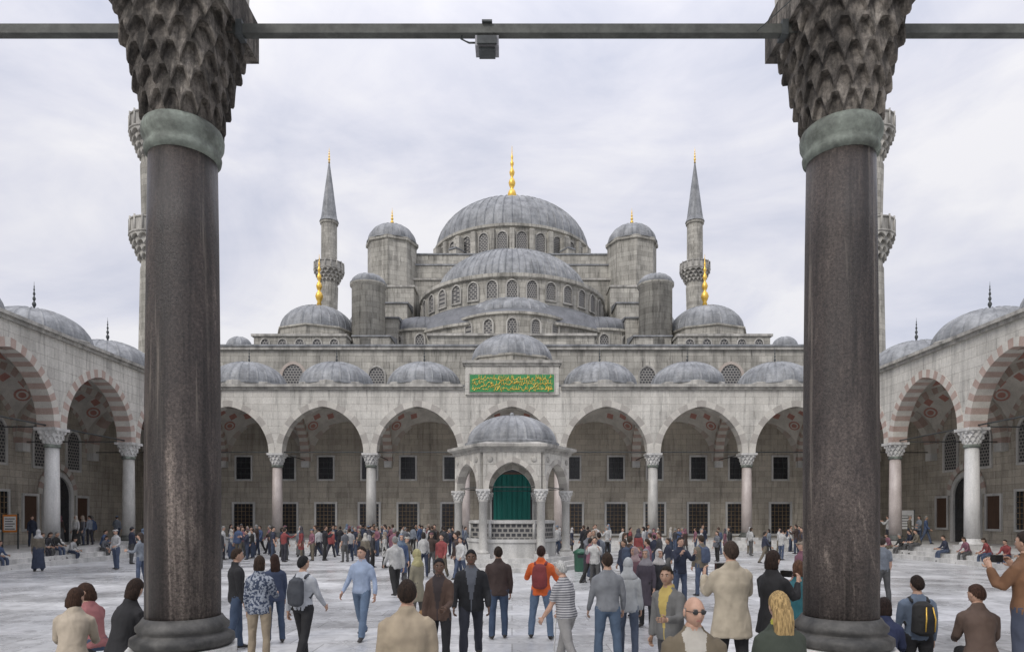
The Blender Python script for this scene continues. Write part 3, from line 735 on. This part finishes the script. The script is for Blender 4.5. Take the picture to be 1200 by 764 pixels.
def arcade_side(sgn, name):
    mb = MB(); X0 = sgn*HX
    T = frame(X0, YN, 0, 1, -sgn, 0)
    for i in range(6):
        arch_bay(mb, T, i*BAY, (i+1)*BAY, .8, SPR, A, H_, T_, TOPZ, 'stone_lt', 'vous_l', 'vous_r', stones=1)
        yc = YN+(i+.5)*BAY
        vault(mb, sgn*(HX+BAY/2), yc)
        cx = sgn*(HX+BAY/2)
        mb.lathe(cx, yc, [(3.05, TOPZ+.1), (3.05, TOPZ+.55), (2.95, TOPZ+.6)], 8, 'trim', False)
        mb.dome(cx, yc, TOPZ+.55, 2.72, 1.75, 24)
        finial(mb, cx, yc, TOPZ+2.28, 1.6, 'iron', .9)
        T2 = frame(sgn*WX, YN, 0, 1, -sgn, 0)
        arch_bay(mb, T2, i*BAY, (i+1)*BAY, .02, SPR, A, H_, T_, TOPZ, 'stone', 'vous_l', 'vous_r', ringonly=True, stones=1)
        for o in (-1.6, 1.6):
            if i == 5: continue
            awin(mb, sgn*WX, yc+o, PF+.9, 1.4, 2.2, -sgn, 0, 'dark', 'marble', arched=False); grille(mb, sgn*WX, yc+o, PF+.9, 1.4, 2.2, -sgn, 0, mat='brass')
        awin(mb, sgn*WX, yc-1.5, 5.4, 1.25, 2.5, -sgn, 0, 'lattice', 'marble')
        awin(mb, sgn*WX, yc+1.5, 5.4, 1.25, 2.5, -sgn, 0, 'lattice', 'marble')
    yc = YN+5.5*BAY
    awin(mb, sgn*WX, yc, PF, 2.2, 4.2, -sgn, 0, 'dark', 'marble', fw=.3, depth=.16)
    T2 = frame(sgn*WX, yc, 0, 1, -sgn, 0)
    arch_bay(mb, T2, -2, 2, .06, 3.7, 1.45, 1.7, .35, 6, 'stone', 'vous_l', 'vous_r', ringonly=True, stones=2, proud=.09)
    for o in (-2.4, 2.4):
        awin(mb, sgn*WX, yc+o, PF+.9, 1.1, 2.0, -sgn, 0, 'wood', 'marble', arched=False)
    for i in range(7):
        y = YN+i*BAY
        if 0 < i < 6:
            column(mb, X0, y, PF, SPR, .33, ('marble' if i == 4 else 'col_grey') if sgn < 0 else ('marble' if i == 4 else 'col_pink'))
        if i > 0:
            Tt = frame(X0+sgn*.0, y, sgn, 0, 0, 1)
            if i < 6: arch_bay(mb, Tt, .0, BAY, .6, SPR+.002, A, H_-.02, T_, TOPZ-.02, 'plaster', 'vous_l', 'vous_r', stones=1)
            mb.tube([(X0, y, SPR+.08), (sgn*WX, y, SPR+.08)], [.035, .035], 6, 'iron')
            mb.box(*sorted((sgn*(WX-.45), sgn*(WX+.01))), y-.3, y+.3, SPR-.5, SPR, 'marble')
    mb.tube([(X0, YN, SPR+.1), (X0, YB, SPR+.1)], [.04, .04], 6, 'iron')
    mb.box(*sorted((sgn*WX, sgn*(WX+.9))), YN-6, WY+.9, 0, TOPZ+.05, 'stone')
    mb.box(*sorted((sgn*(HX-.4-.16), sgn*(HX-.37))), YN-.5, YB-.57, TOPZ-.22, TOPZ-.06, 'trim')
    mb.box(*sorted((sgn*(HX-.4-.30), sgn*(HX-.34))), YN-.5, YB-.70, TOPZ-.06, TOPZ+.10, 'trim')
    mb.box(*sorted((sgn*(HX-.34), sgn*(WX+1.0))), YN-6.5, YB-.4, TOPZ-.003, TOPZ+.14, 'lead')
    mb.box(*sorted((sgn*(HX-.62), sgn*WX)), YN-6, YB+.0, 0, PF, 'marble')
    mb.box(*sorted((sgn*(HX-.97), sgn*(HX-.62))), YN+1.3, YB-1.33, 0, .43, 'marble')
    mb.box(*sorted((sgn*(HX-1.32), sgn*(HX-.97))), YN+1.6, YB-1.68, 0, .22, 'marble')
    return mb.obj(name)
arcade_side(-1, 'courtyard_arcade'); arcade_side(1, 'courtyard_arcade')

# front arcade of the mosque (portico)
mosque = empty('mosque')
mb = MB(); T = frame(-HX, YB, 1, 0, 0, -1)
for i in range(7):
    arch_bay(mb, T, i*BAY, (i+1)*BAY, .8, SPR, A, H_, T_, TOPZ, 'stone_lt', 'vous_l', 'vous_g')
for i in range(9):
    xc = -HX-BAY/2+i*BAY; yc = YB+BAY/2
    vault(mb, xc, yc)
    T2 = frame(xc, WY, 1, 0, 0, -1)
    arch_bay(mb, T2, -BAY/2, BAY/2, .02, SPR, A, H_, T_, TOPZ, 'stone', 'vous_l', 'vous_t', ringonly=True)
    if i == 4: continue
    if i in (0, 8):
        mb.lathe(xc, yc, [(3.0, TOPZ+.1), (3.0, TOPZ+.5)], 8, 'trim', False); mb.dome(xc, yc, TOPZ+.5, 2.7, 1.75, 24); finial(mb, xc, yc, TOPZ+2.2, 1.4, 'iron', .8); continue
    mb.lathe(xc, yc, [(3.0, TOPZ+.1), (3.0, TOPZ+.62), (2.9, TOPZ+.66)], 8, 'trim', False)
    mb.dome(xc, yc, TOPZ+.66, 2.68, 1.8, 26)
    finial(mb, xc, yc, TOPZ+2.4, 1.35, 'iron', .8)
for i in range(8):
    x = -HX+i*BAY
    column(mb, x, YB, PF, SPR, .34, ['col_grey', 'col_pink', 'col_grey', 'col_pink', 'col_pink', 'col_grey', 'col_pink', 'col_grey'][i])
    Tt = frame(x, YB, 0, 1, 1, 0)
    arch_bay(mb, Tt, 0, BAY, .6, SPR+.002, A, H_-.02, T_, TOPZ-.02, 'plaster', 'vous_l', 'vous_r', stones=1)
    mb.tube([(x, YB, SPR+.08), (x, WY, SPR+.08)], [.035, .035], 6, 'iron')
    mb.box(x-.3, x+.3, WY-.45, WY+.01, SPR-.5, SPR, 'marble')
for sgn in (-1, 1):
    Tt = frame(sgn*HX, YB, sgn, 0, 0, 1)
    arch_bay(mb, Tt, 0, BAY, .6, SPR+.004, A, H_-.02, T_, TOPZ-.03, 'plaster', 'vous_l', 'vous_r')
mb.tube([(-HX, YB, SPR+.1), (HX, YB, SPR+.1)], [.04, .04], 6, 'iron')
mb.box(-HX+.36, -3.35, YB-.56, YB-.37, TOPZ-.22, TOPZ-.06, 'trim'); mb.box(3.35, HX-.36, YB-.56, YB-.37, TOPZ-.22, TOPZ-.06, 'trim')
mb.box(-HX+.34, -3.35, YB-.7, YB-.34, TOPZ-.06, TOPZ+.12, 'trim'); mb.box(3.35, HX-.34, YB-.7, YB-.34, TOPZ-.06, TOPZ+.12, 'trim')
mb.box(-WX-1, WX+1, YB-.34, WY, TOPZ-.001, TOPZ+.13, 'lead')
mb.box(-HX+.62, HX-.62, YB-.62, WY, 0, PF-.003, 'marble')
mb.box(-WX, -HX+.62, YB, WY, 0, PF-.006, 'marble'); mb.box(HX-.62, WX, YB, WY, 0, PF-.006, 'marble')
mb.box(-HX+.97, HX-.97, YB-.97, YB-.62, 0, .43, 'marble'); mb.box(-HX+1.32, HX-1.32, YB-1.32, YB-.97, 0, .22, 'marble')
mb.box(-3.2, 3.2, YB-.55, YB+.38, 10.62, 12.75, 'stone_lt')
mb.box(-3.4, 3.4, YB-.75, YB+.5, 12.75, 12.95, 'trim'); mb.box(-3.3, 3.3, YB-.65, YB+.45, 12.60, 12.75, 'trim')
mb.box(-2.95, 2.95, YB-.60, YB-.552, 10.72, 12.06, 'trim'); mb.box(-2.87, 2.87, YB-.63, YB-.603, 10.80, 11.98, 'green_panel')
rr = random.Random(3)
for row in (10.95, 11.28, 11.60):
    x = -2.75
    while x < 2.7:
        L = rr.uniform(.12, .3); y = YB-.64; z = row+rr.uniform(-.05, .1)
        pts = [(x, y, z), (x+L*.4, y, z+rr.uniform(-.1, .22)), (x+L*.8, y, z+rr.uniform(-.12, .18)), (x+L, y, z+rr.uniform(-.05, .26))]
        mb.tube(pts, [.014, .026, .022, .010], 5, 'gold', ref=Vector((0, 1, 0)))
        if rr.random() < .55: mb.tube([(x+L*.5, y, z), (x+L*.52, y, z+.3)], [.017, .012], 5, 'gold')
        x += L*rr.uniform(.55, .85)
mb.lathe(0, YB+3.25, [(3.25, TOPZ+.1), (3.25, 13.45), (3.35, 13.5), (3.35, 13.65), (3.0, 13.7)], 8, 'stone_up', False)
mb.dome(0, YB+3.25, 13.72, 2.95, 1.95, 30); finial(mb, 0, YB+3.25, 15.6, 1.2, 'iron', .7)
mb.obj('portico', mosque)

# facade wall
mb = MB()
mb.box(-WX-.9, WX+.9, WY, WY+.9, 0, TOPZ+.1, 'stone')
mb.box(-27, 27, WY+.002, WY+1.0, TOPZ+.1, 15.45, 'stone_up'); mb.box(-27.2, 27.2, WY-.2, WY+1.2, 15.45, 15.7, 'trim'); mb.box(-27.3, 27.3, WY-.3, WY+1.3, 15.7, 15.84, 'lead')
mb.box(-27.0, 27.0, WY+1.0, 112, 0, 15.6, 'stone_up'); mb.box(-27.2, 27.2, WY+1.3, 112.2, 15.6, 15.75, 'lead_dark')
for i in range(9):
    xc = -HX-BAY/2+i*BAY
    if i == 4: continue
    for o in (-1.72, 1.72):
        awin(mb, xc+o, WY, .95, 1.5, 2.35, 0, -1, 'dark', 'marble', arched=False, depth=.12, fw=.16); grille(mb, xc+o, WY, .95, 1.5, 2.35, 0, -1, 5, 8, 'brass')
        awin(mb, xc+o, WY, 5.25, 1.15, 1.75, 0, -1, 'dark', 'marble', arched=False, depth=.10, fw=.13)
        grille(mb, xc+o, WY, 5.25, 1.15, 1.75, 0, -1, 3, 4, 'iron')
mb.box(-2.6, 2.6, WY-.35, WY-.001, PF-.01, 8.6, 'marble')
awin(mb, 0, WY-.35, PF+.02, 3.2, 6.3, 0, -1, 'dark', 'marble', fw=.3, depth=.12)
mb.box(-1.45, 1.45, WY-.42, WY-.38, PF+.02, 5.6, 'teal'); mb.box(-1.5, 1.5, WY-.46, WY-.36, 5.6, 5.75, 'wood')
for k in range(-3, 4): mb.tube([(k*.4, WY-.44, PF+.05), (k*.4, WY-.44, 5.55)], [.035, .03], 6, 'teal')
for x in (-17.3, 17.3): awin(mb, x, WY, 12.0, 1.7, 2.3, 0, -1, 'lattice', 'vous_t', fw=.22)
for x in (-23, -10.7, 10.7, 23): awin(mb, x, WY, 12.2, 1.2, 1.9, 0, -1, 'lattice', 'trim')
mb.box(-6.7, 6.7, WY+1.3, 58.0, 15.6, 16.9, 'stone_up'); mb.box(-6.9, 6.9, WY+1.1, 58.2, 16.9, 17.1, 'trim')
for x in (-22.6, 22.6):
    mb.lathe(x, 54.5, [(1.05, 15.7), (1.05, 16.3)], 8, 'stone_up', False); mb.dome(x, 54.5, 16.3, 1.0, .85, 12)
mb.obj('facade', mosque)

# semi-domes and exedrae
mb = MB()
def drumwins(cx, cy, R, z, w, h, a0, a1, n, fr='trim', pil=True, zt=None):
    for i in range(n):
        a = a0+(a1-a0)*(i+.5)/n
        awin(mb, cx+(R)*cos(a), cy+(R)*sin(a), z, w, h, cos(a), sin(a), 'lattice', fr, fw=.13, depth=.14)
def semi(cx, cy, ac, full=False):
    hw = pi/2
    a0, a1 = ac-hw, ac+hw
    mb.lathe(cx, cy, [(9.6, 15.7), (9.6, 24.3), (9.85, 24.45), (9.85, 24.8), (9.2, 24.95), (7.9, 25.25)], 64, 'stone_up', False, a0, a1)
    mb.dome(cx, cy, 25.25, 8.0, 4.75, 38, a0=a0, a1=a1, rh=.09)
    drumwins(cx, cy, 9.6, 22.5, .95, 1.65, a0+.12, a1-.12, 15)
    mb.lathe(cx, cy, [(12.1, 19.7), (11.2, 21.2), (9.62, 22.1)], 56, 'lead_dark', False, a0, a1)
    mb.lathe(cx, cy, [(11.9, 15.7), (11.9, 19.4), (12.15, 19.5), (12.15, 19.75)], 56, 'stone_up', False, a0, a1)
    for off, rr2, dist in ((0, 5.7, 7.2), (-1.08, 4.3, 9.6), (1.08, 4.3, 9.6)):
        a = ac+off; ex, ey = cx+dist*cos(a), cy+dist*sin(a)
        zt = 20.2 if off == 0 else 19.9
        mb.lathe(ex, ey, [(rr2, 15.7), (rr2, zt-.25), (rr2+.2, zt-.15), (rr2+.2, zt+.05), (rr2-.1, zt+.12)], 40, 'stone_up', False, a-1.75, a+1.75)
        if off == 0:
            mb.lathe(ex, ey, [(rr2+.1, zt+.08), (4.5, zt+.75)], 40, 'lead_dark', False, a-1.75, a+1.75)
            mb.dome(ex, ey, zt+.75, 4.55, 1.95, 20, 'lead', a0=a-1.9, a1=a+1.9)
        else:
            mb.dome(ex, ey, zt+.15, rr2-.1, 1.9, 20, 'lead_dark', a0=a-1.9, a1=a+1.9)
        drumwins(ex, ey, rr2, zt-1.95, .8, 1.4, a-1.3, a+1.3, 7 if off == 0 else 5)
semi(0, 70.5, -pi/2); semi(-12.8, 84, pi); semi(12.8, 84, 0); semi(0, 97, pi/2)
mb.obj('semi_domes', mosque)

mb = MB()
mb.box(-12.9, 12.9, 70.5, 97.5, 15.7, 27.6, 'stone_up'); mb.box(-13.05, 13.05, 70.35, 97.65, 27.6, 27.8, 'trim')
mb.box(-12.0, 12.0, 70.8, 97.2, 27.8, 29.3, 'stone_up'); mb.box(-12.1, 12.1, 70.7, 97.3, 29.3, 29.45, 'lead')
mb.box(-10.9, 10.9, 71.2, 96.8, 29.45, 30.6, 'stone_up'); mb.box(-11.0, 11.0, 71.1, 96.9, 30.6, 30.75, 'lead')
mb.lathe(0, 84, [(11.0, 30.7), (11.0, 31.3), (10.0, 31.6)], 32, 'lead', False)
mb.lathe(0, 84, [(9.75, 31.0), (9.75, 34.9), (10.0, 35.05), (10.0, 35.35), (9.6, 35.42)], 84, 'stone_up', False)
mb.dome(0, 84, 35.45, 9.6, 6.3, 56, rh=.1, lat=16)
finial(mb, 0, 84, 41.6, 8.0, 'gold', 1.0)
drumwins(0, 84, 9.75, 32.1, 1.1, 2.35, 0, 2*pi, 28)
for i in range(28):
    a = 2*pi*i/28; T2 = frame(10.05*cos(a), 84+10.05*sin(a), -sin(a), cos(a), cos(a), sin(a))
    mb.hexa(T2, (-.28, -.4, 31.2), (.28, .22, 34.7), 'stone_up')
for a in (-pi/2-.62, -pi/2+.62, -pi/2-1.0, -pi/2+1.0, -pi/2+2.2, -pi/2-2.2):
    T2 = frame(10.1*cos(a), 84+10.1*sin(a), -sin(a), cos(a), cos(a), sin(a))
    mb.hexa(T2, (-.5, 0, 30.6), (.5, 1.5, 32.6), 'stone_up'); mb.hexa(T2, (-.55, 0, 32.6), (.55, 1.6, 32.75), 'lead'); mb.hexa(T2, (-.45, 0, 32.75), (.45, .8, 34.2), 'stone_up')
mb.obj('main_dome', mosque)
mb = MB()
for sx in (-1, 1):
    for yy in (71.0, 97.0):
        x = sx*12.95
        mb.lathe(x, yy, [(2.65, 26.2), (2.65, 31.2), (2.85, 31.3), (2.85, 31.6), (2.5, 31.65)], 8, 'stone_up', False)
        mb.dome(x, yy, 31.7, 2.55, 2.0, 18); finial(mb, x, yy, 33.6, 2.0, 'gold', 1.3)
        mb.box(x-2.75, x+2.75, yy-2.7, yy+2.7, 15.7, 26.1, 'stone_up'); mb.box(x-2.85, x+2.85, yy-2.8, yy+2.8, 26.1, 26.3, 'trim')
    def bx(x0, x1, y0, y1, z):
        a, b2 = sorted((sx*x0, sx*x1)); mb.box(a, b2, y0, y1, 15.7, z, 'stone_up')
        mb.add([(a-.1, y0-.15, z), (b2+.1, y0-.15, z), (b2+.1, y1, z), (a-.1, y1, z), (a-.1, y0-.15, z+.12), (b2+.1, y0-.15, z+.12), (b2+.1, y1, z+.7), (a-.1, y1, z+.7)],
               [(0, 1, 5, 4), (4, 5, 6, 7), (1, 2, 6, 5), (0, 4, 7, 3), (3, 2, 1, 0)], 'lead')
    bx(10.4, 14.6, 65.2, 68.3, 23.4); bx(10.7, 14.4, 61.8, 65.2, 20.9); bx(10.9, 14.2, 58.6, 61.8, 18.3)
    for (yy, xx) in ((60.0, 13.1), (108, 13.1)):
        mb.lathe(sx*xx, yy, [(1.5, 15.7), (1.5, 23.1), (1.66, 23.2), (1.66, 23.45), (1.4, 23.5)], 24, 'stone_up'); mb.dome(sx*xx, yy, 23.5, 1.5, .85, 14)
    for yy in (61.0, 107):
        mb.box(min(sx*14.4, sx*22.4), max(sx*14.4, sx*22.4), yy-4, yy+4, 15.7, 17.9, 'stone_up'); mb.box(min(sx*14.3, sx*22.6), max(sx*14.3, sx*22.6), yy-4.15, yy+4.15, 17.9, 18.1, 'trim')
        mb.lathe(sx*18.0, yy, [(3.65, 18.1), (3.65, 18.95), (3.8, 19.0), (3.8, 19.15), (3.3, 19.2)], 8, 'stone_up', False)
        mb.dome(sx*18.0, yy, 19.25, 3.35, 2.45, 26); finial(mb, sx*17.9, yy, 21.6, 5.0, 'gold', 1.0)
        for k in range(5): awin(mb, sx*(15.4+k*1.5), yy-4, 16.5, .7, 1.15, 0, -1, 'lattice', 'trim', fw=.1)
mb.obj('towers', mosque)

# minarets
def minaret(mb, x, y, r, balc, zc, zt, br):
    prof = [(r*1.8, 0), (r*1.8, 14), (r*1.25, 16.5)]
    for zb in balc:
        prof += [(r*1.12, zb-3.2)]
        mb.lathe(x, y, prof, 16, 'stone_up', False)
        muq(mb, x, y, zb-2.6, zb-.6, r*1.1, br, 'trim', 4, 16, 64, 0)
        mb.lathe(x, y, [(br, zb-.6), (br*1.05, zb-.5), (br*1.05, zb-.4), (br*.98, zb-.38), (br*.98, zb+.65), (br*1.03, zb+.7), (br*1.03, zb+.8), (br*.9, zb+.8), (br*.9, zb-.35), (r, zb-.3)], 16, 'trim', False)
        for k in range(16):
            a = 2*pi*(k)/16; mb.tube([(x+br*1.0*cos(a), y+br*1.0*sin(a), zb-.45), (x+br*1.0*cos(a), y+br*1.0*sin(a), zb+.95)], [.09, .09], 6, 'trim')
        prof = [(r*1.05, zb-3.2), (r, zb)]
    prof += [(r*.98, zc), (r*1.12, zc+.1), (r*1.12, zc+.5)]
    mb.lathe(x, y, prof, 16, 'stone_up', False)
    mb.lathe(x, y, [(r*1.2, zc+.5), (r*1.0, zc+1.2), (r*.5, zc+(zt-zc)*.6), (.08, zt)], 16, 'lead', False)
    finial(mb, x, y, zt-.2, 2.8, 'gold', 1.0)
for sx in (-1, 1):
    mb = MB(); minaret(mb, sx*32, 115, 1.38, (26, 36, 45.6), 53.2, 64.3, 2.55); mb.obj('minaret')
    mb = MB(); minaret(mb, sx*31.5, 58, 1.05, (27.2, 36.2), 47, 55, 2.0); mb.obj('minaret')

# ------------------------------------------------------------------ fountain
fo = empty('ablution_fountain'); mb = MB()
FX, FY, FR = 0, 30.0, 2.45
mb.lathe(FX, FY, [(3.5, 0.002), (3.5, .17), (3.15, .172), (3.15, .34), (2.85, .342), (2.85, .52)], 6, 'marble', False)
mb.lathe(FX, FY, [(2.0, .52), (2.0, 1.15), (2.08, 1.18), (2.08, 1.3), (1.95, 1.32)], 6, 'marble', False)
mb.lathe(FX, FY, [(1.88, 1.32), (1.88, 2.0)], 6, 'lattice', False); mb.lathe(FX, FY, [(1.98, 2.0), (1.98, 2.12), (1.8, 2.14)], 6, 'marble', False)
vx = [(FX+FR*cos(k*pi/3), FY+FR*sin(k*pi/3)) for k in range(6)]
for k in range(6):
    x, y = vx[k]; r = .17
    mb.box(x-.3, x+.3, y-.3, y+.3, .52, .72, 'marble')
    mb.lathe(x, y, [(.26, .72), (.27, .8), (.2, .86), (.185, .9), (.175, 2.9), (.2, 2.92), (.2, 2.98), (.18, 3.0)], 16, 'col_grey')
    muq(mb, x, y, 3.0, 3.38, .18, .29, 'marble', 3, 10, 40); mb.box(x-.3, x+.3, y-.3, y+.3, 3.38, 3.46, 'marble')
    x2, y2 = vx[(k+1) % 6]; dx, dy = (x2-x)/FR, (y2-y)/FR
    T2 = frame(x, y, dx, dy, dy, -dx)
    arch_bay(mb, T2, 0, FR, .34, 3.46, .98, 1.15, .20, 5.12, 'stone_lt', 'vous_l', 'vous_g', 10, .025, stones=2)
    for s_ in (.30, FR-.30):
        mb.ellipsoid((0, 0, 0), (.13, .13, .13), 'trim', lambda q, s_=s_: Vector(T2(s_+q.x, .18+q.y*.4, 4.72+q.z)), 12, 6)
    xb, yb = FX+1.9*cos(k*pi/3), FY+1.9*sin(k*pi/3); mb.tube([(xb, yb, 1.3), (xb, yb, 2.05)], [.07, .07], 6, 'marble')
    mb.tube([(x, y, 3.55), (x2, y2, 3.55)], [.02, .02], 6, 'iron')
mb.lathe(FX, FY, [(2.62, 5.0), (2.72, 5.08), (2.72, 5.16), (2.95, 5.24), (2.95, 5.36), (2.2, 5.5)], 6, 'trim', False)
mb.lathe(FX, FY, [(2.1, 5.42), (2.1, 5.55)], 24, 'trim', False)
mb.dome(FX, FY, 5.6, 2.0, 1.25, 30, rh=.045); mb.ellipsoid((FX, FY, 6.88), (.12, .12, .16), 'lead')
mb.obj('fountain_body', fo)

# ------------------------------------------------------------------ near arcade (viewer side)
near = empty('entrance_arcade'); mb = MB(); NS = 7.55
for x in (-16.25, -9.75, -3.25, 3.25, 9.75, 16.25):
    y = YN
    mb.lathe(x, y, [(.60, PF), (.60, .82), (.53, .88), (.53, 1.03)], 8, 'marble', False)
    mb.lathe(x, y, [(.44, 1.03), (.475, 1.07), (.47, 1.13), (.41, 1.16), (.40, 1.18), (.42, 1.20), (.425, 1.24), (.385, 1.28), (.36, 1.32)], 48, 'bronze_base')
    mb.lathe(x, y, [(.342, 1.31), (.344, 2.6), (.338, 3.6), (.324, 5.0), (.312, 5.82)], 64, 'granite')
    mb.lathe(x, y, [(.315, 5.80), (.345, 5.83), (.352, 5.87), (.338, 5.90), (.345, 5.93), (.372, 5.99), (.376, 6.05), (.36, 6.10), (.34, 6.12)], 48, 'patina')
    muq(mb, x, y, 6.12, 7.14, .345, .50, 'capital_dark', 5, 16, 192)
    mb.box(x-.54, x+.54, y-.54, y+.54, 7.142, NS, 'capital_dark')
T = frame(-16.25, YN, 1, 0, 0, 1)
for i in range(5): arch_bay(mb, T, i*BAY, (i+1)*BAY, .9, NS, A, H_, T_, 12.0, 'stone_lt', 'vous_l', 'vous_r')
mb.box(-16.4, 16.4, YN-.6, YN+.62, 12.0, 12.25, 'trim')
for sg in (-1, 1):
    mb.box(*sorted((sg*2.55, sg*21.9)), -1, 7.15, 0, PF-.004, 'marble')
    mb.box(*sorted((sg*2.2, sg*21.9)), 7.15, 7.5, 0, .43, 'marble'); mb.box(*sorted((sg*2.0, sg*21.9)), 7.5, 7.95, 0, .22, 'marble')
mb.box(-2.55, 2.55, -1, 2.4, 0, PF-.008, 'marble'); mb.box(-2.55, 2.55, 2.4, 2.8, 0, .43, 'marble'); mb.box(-2.55, 2.55, 2.8, 3.2, 0, .22, 'marble')
mb.obj('arcade_body', near)
tr = MB(); tr.box(-16, 16, YN-.042, YN+.042, 7.05, 7.14, 'iron_green')
for x in (-3.25, 3.25):
    for s_ in (-.57, .57): tr.box(x+s_-.03, x+s_+.03, YN-.065, YN+.065, 7.02, 7.17, 'iron')
tr.obj('tie_rod', near)

fl = MB(); fx = PX(571, 6.5); 
fl.box(fx-.05, fx+.05, YN-.07, YN+.07, 7.141, 7.16, 'iron'); fl.tube([(fx-.07, YN, 7.15), (fx-.09, YN, 7.0), (fx-.09, YN, 6.93)], [.012]*3, 6, 'iron'); fl.tube([(fx+.07, YN, 7.15), (fx+.09, YN, 7.0), (fx+.09, YN, 6.93)], [.012]*3, 6, 'iron')
fl.box(fx-.115, fx+.115, YN-.09, YN+.08, 6.89, 6.99, 'grey_metal'); fl.box(fx-.095, fx+.095, YN-.11, YN-.09, 6.9, 6.975, 'iron'); fl.box(fx-.08, fx+.08, YN-.07, YN+.06, 6.86, 6.89, 'iron')
fl.tube([(fx-.08, YN, 6.98), (fx-.18, YN, 6.98), (fx-.26, YN, 7.02), (fx-.24, YN, 7.08), (fx-.30, YN, 7.06)], [.009]*5, 6, 'iron')
fl.obj('floodlight')
w = MB(); pts = [(2.75, YN-.1, 7.55), (3.0, YN-.55, 7.28), (3.25, YN-.66, 7.34), (3.6, YN-.60, 7.40), (3.9, YN-.3, 7.3)]
w.tube(pts, [.006]*5, 5, 'iron'); w.tube([(2.4, YN-.06, 7.05), (2.8, YN-.4, 7.28), (3.1, YN-.66, 7.45)], [.005]*3, 5, 'iron'); w.obj('electric_cable')

# ------------------------------------------------------------------ small furniture
tb = MB(); x, y = PX(680, 27.5), 27.5
tb.lathe(x, y, [(.22, .0), (.24, .05), (.27, .75), (.30, .77), (.30, .83), (.26, .86), (.12, .95), (0.001, .96)], 16, 'bin_green'); tb.box(x-.14, x+.14, y-.29, y-.24, .6, .72, 'dark'); tb.obj('litter_bin')
def board(px, d, z, w, h, name, m):
    b_ = MB(); x = PX(px, d)
    for s_ in (-w/2, w/2): b_.box(x+s_-.03, x+s_+.03, d-.03, d+.03, z, z+h+.9, 'iron')
    b_.box(x-w/2+.03, x+w/2-.03, d-.02, d+.02, z+.85, z+h+.85, m); b_.box(x-w/2+.09, x+w/2-.09, d-.026, d-.021, z+.95, z+h+.75, 'white_paint')
    for k in range(5): b_.box(x-w/2+.15, x+w/2-.15-.1*(k % 2), d-.032, d-.028, z+1.0+k*h/7, z+1.04+k*h/7, 'dark')
    b_.obj(name)
board(12, 33.5, PF, .8, .9, 'notice_board', 'orange_paint'); board(1062, 42.5, PF, 1.0, 1.2, 'notice_board', 'white_paint')

# ------------------------------------------------------------------ camera, light, sky
cam = bpy.data.cameras.new('camera'); co = bpy.data.objects.new('camera', cam); scene.collection.objects.link(co)
co.location = (0, 0, CAMZ); co.rotation_euler = (radians(90), 0, 0)
cam.sensor_width = 36; cam.lens = F/1200*36; cam.shift_y = (HY-382)/1200; cam.clip_end = 3000; cam.clip_start = .05
scene.camera = co
el, az = radians(42), radians(215)
sun = bpy.data.lights.new('sun', 'SUN'); so = bpy.data.objects.new('sun', sun); scene.collection.objects.link(so)
sun.energy = 1.5; sun.angle = radians(18); sun.color = (1, .95, .88)
dirv = Vector((sin(az)*cos(el), cos(az)*cos(el), sin(el)))
so.rotation_euler = dirv.to_track_quat('Z', 'Y').to_euler()
world = bpy.data.worlds.new('World'); scene.world = world; world.use_nodes = True
nt = world.node_tree; nt.nodes.clear()
out = N(nt, 'ShaderNodeOutputWorld'); sky = N(nt, 'ShaderNodeTexSky'); sky.sky_type = 'NISHITA'; sky.sun_disc = False
sky.sun_elevation = el; sky.sun_rotation = az
b1 = N(nt, 'ShaderNodeBackground'); b1.inputs[1].default_value = .1; nt.links.new(sky.outputs[0], b1.inputs[0])
tc = N(nt, 'ShaderNodeTexCoord').outputs['Generated']
n1 = noise(nt, tc, 1.9, 9, .56, (1.0, 1.0, 2.2), .7)
n2 = noise(nt, tc, 5, 6, .55, (1, 1, 2.2), .8)
f = math_n(nt, 'ADD', math_n(nt, 'MULTIPLY', n1, .75), math_n(nt, 'MULTIPLY', n2, .25))
cl = ramp(nt, f, [(.38, (.60, .625, .74)), (.49, (.75, .755, .84)), (.60, (.90, .89, .92))])
b2 = N(nt, 'ShaderNodeBackground'); nt.links.new(cl, b2.inputs[0])
sx_ = N(nt, 'ShaderNodeSeparateXYZ'); nt.links.new(tc, sx_.inputs[0])
zz = math_n(nt, 'MAXIMUM', sx_.outputs[2], 0.0)
nt.links.new(math_n(nt, 'ADD', 1.0, math_n(nt, 'MULTIPLY', math_n(nt, 'POWER', zz, 4.0), 1.7)), b2.inputs[1])
mx = N(nt, 'ShaderNodeMixShader'); mx.inputs[0].default_value = .92
nt.links.new(b1.outputs[0], mx.inputs[1]); nt.links.new(b2.outputs[0], mx.inputs[2]); nt.links.new(mx.outputs[0], out.inputs[0])
scene.view_settings.view_transform = 'Standard'; scene.view_settings.look = 'None'; scene.view_settings.exposure = 0
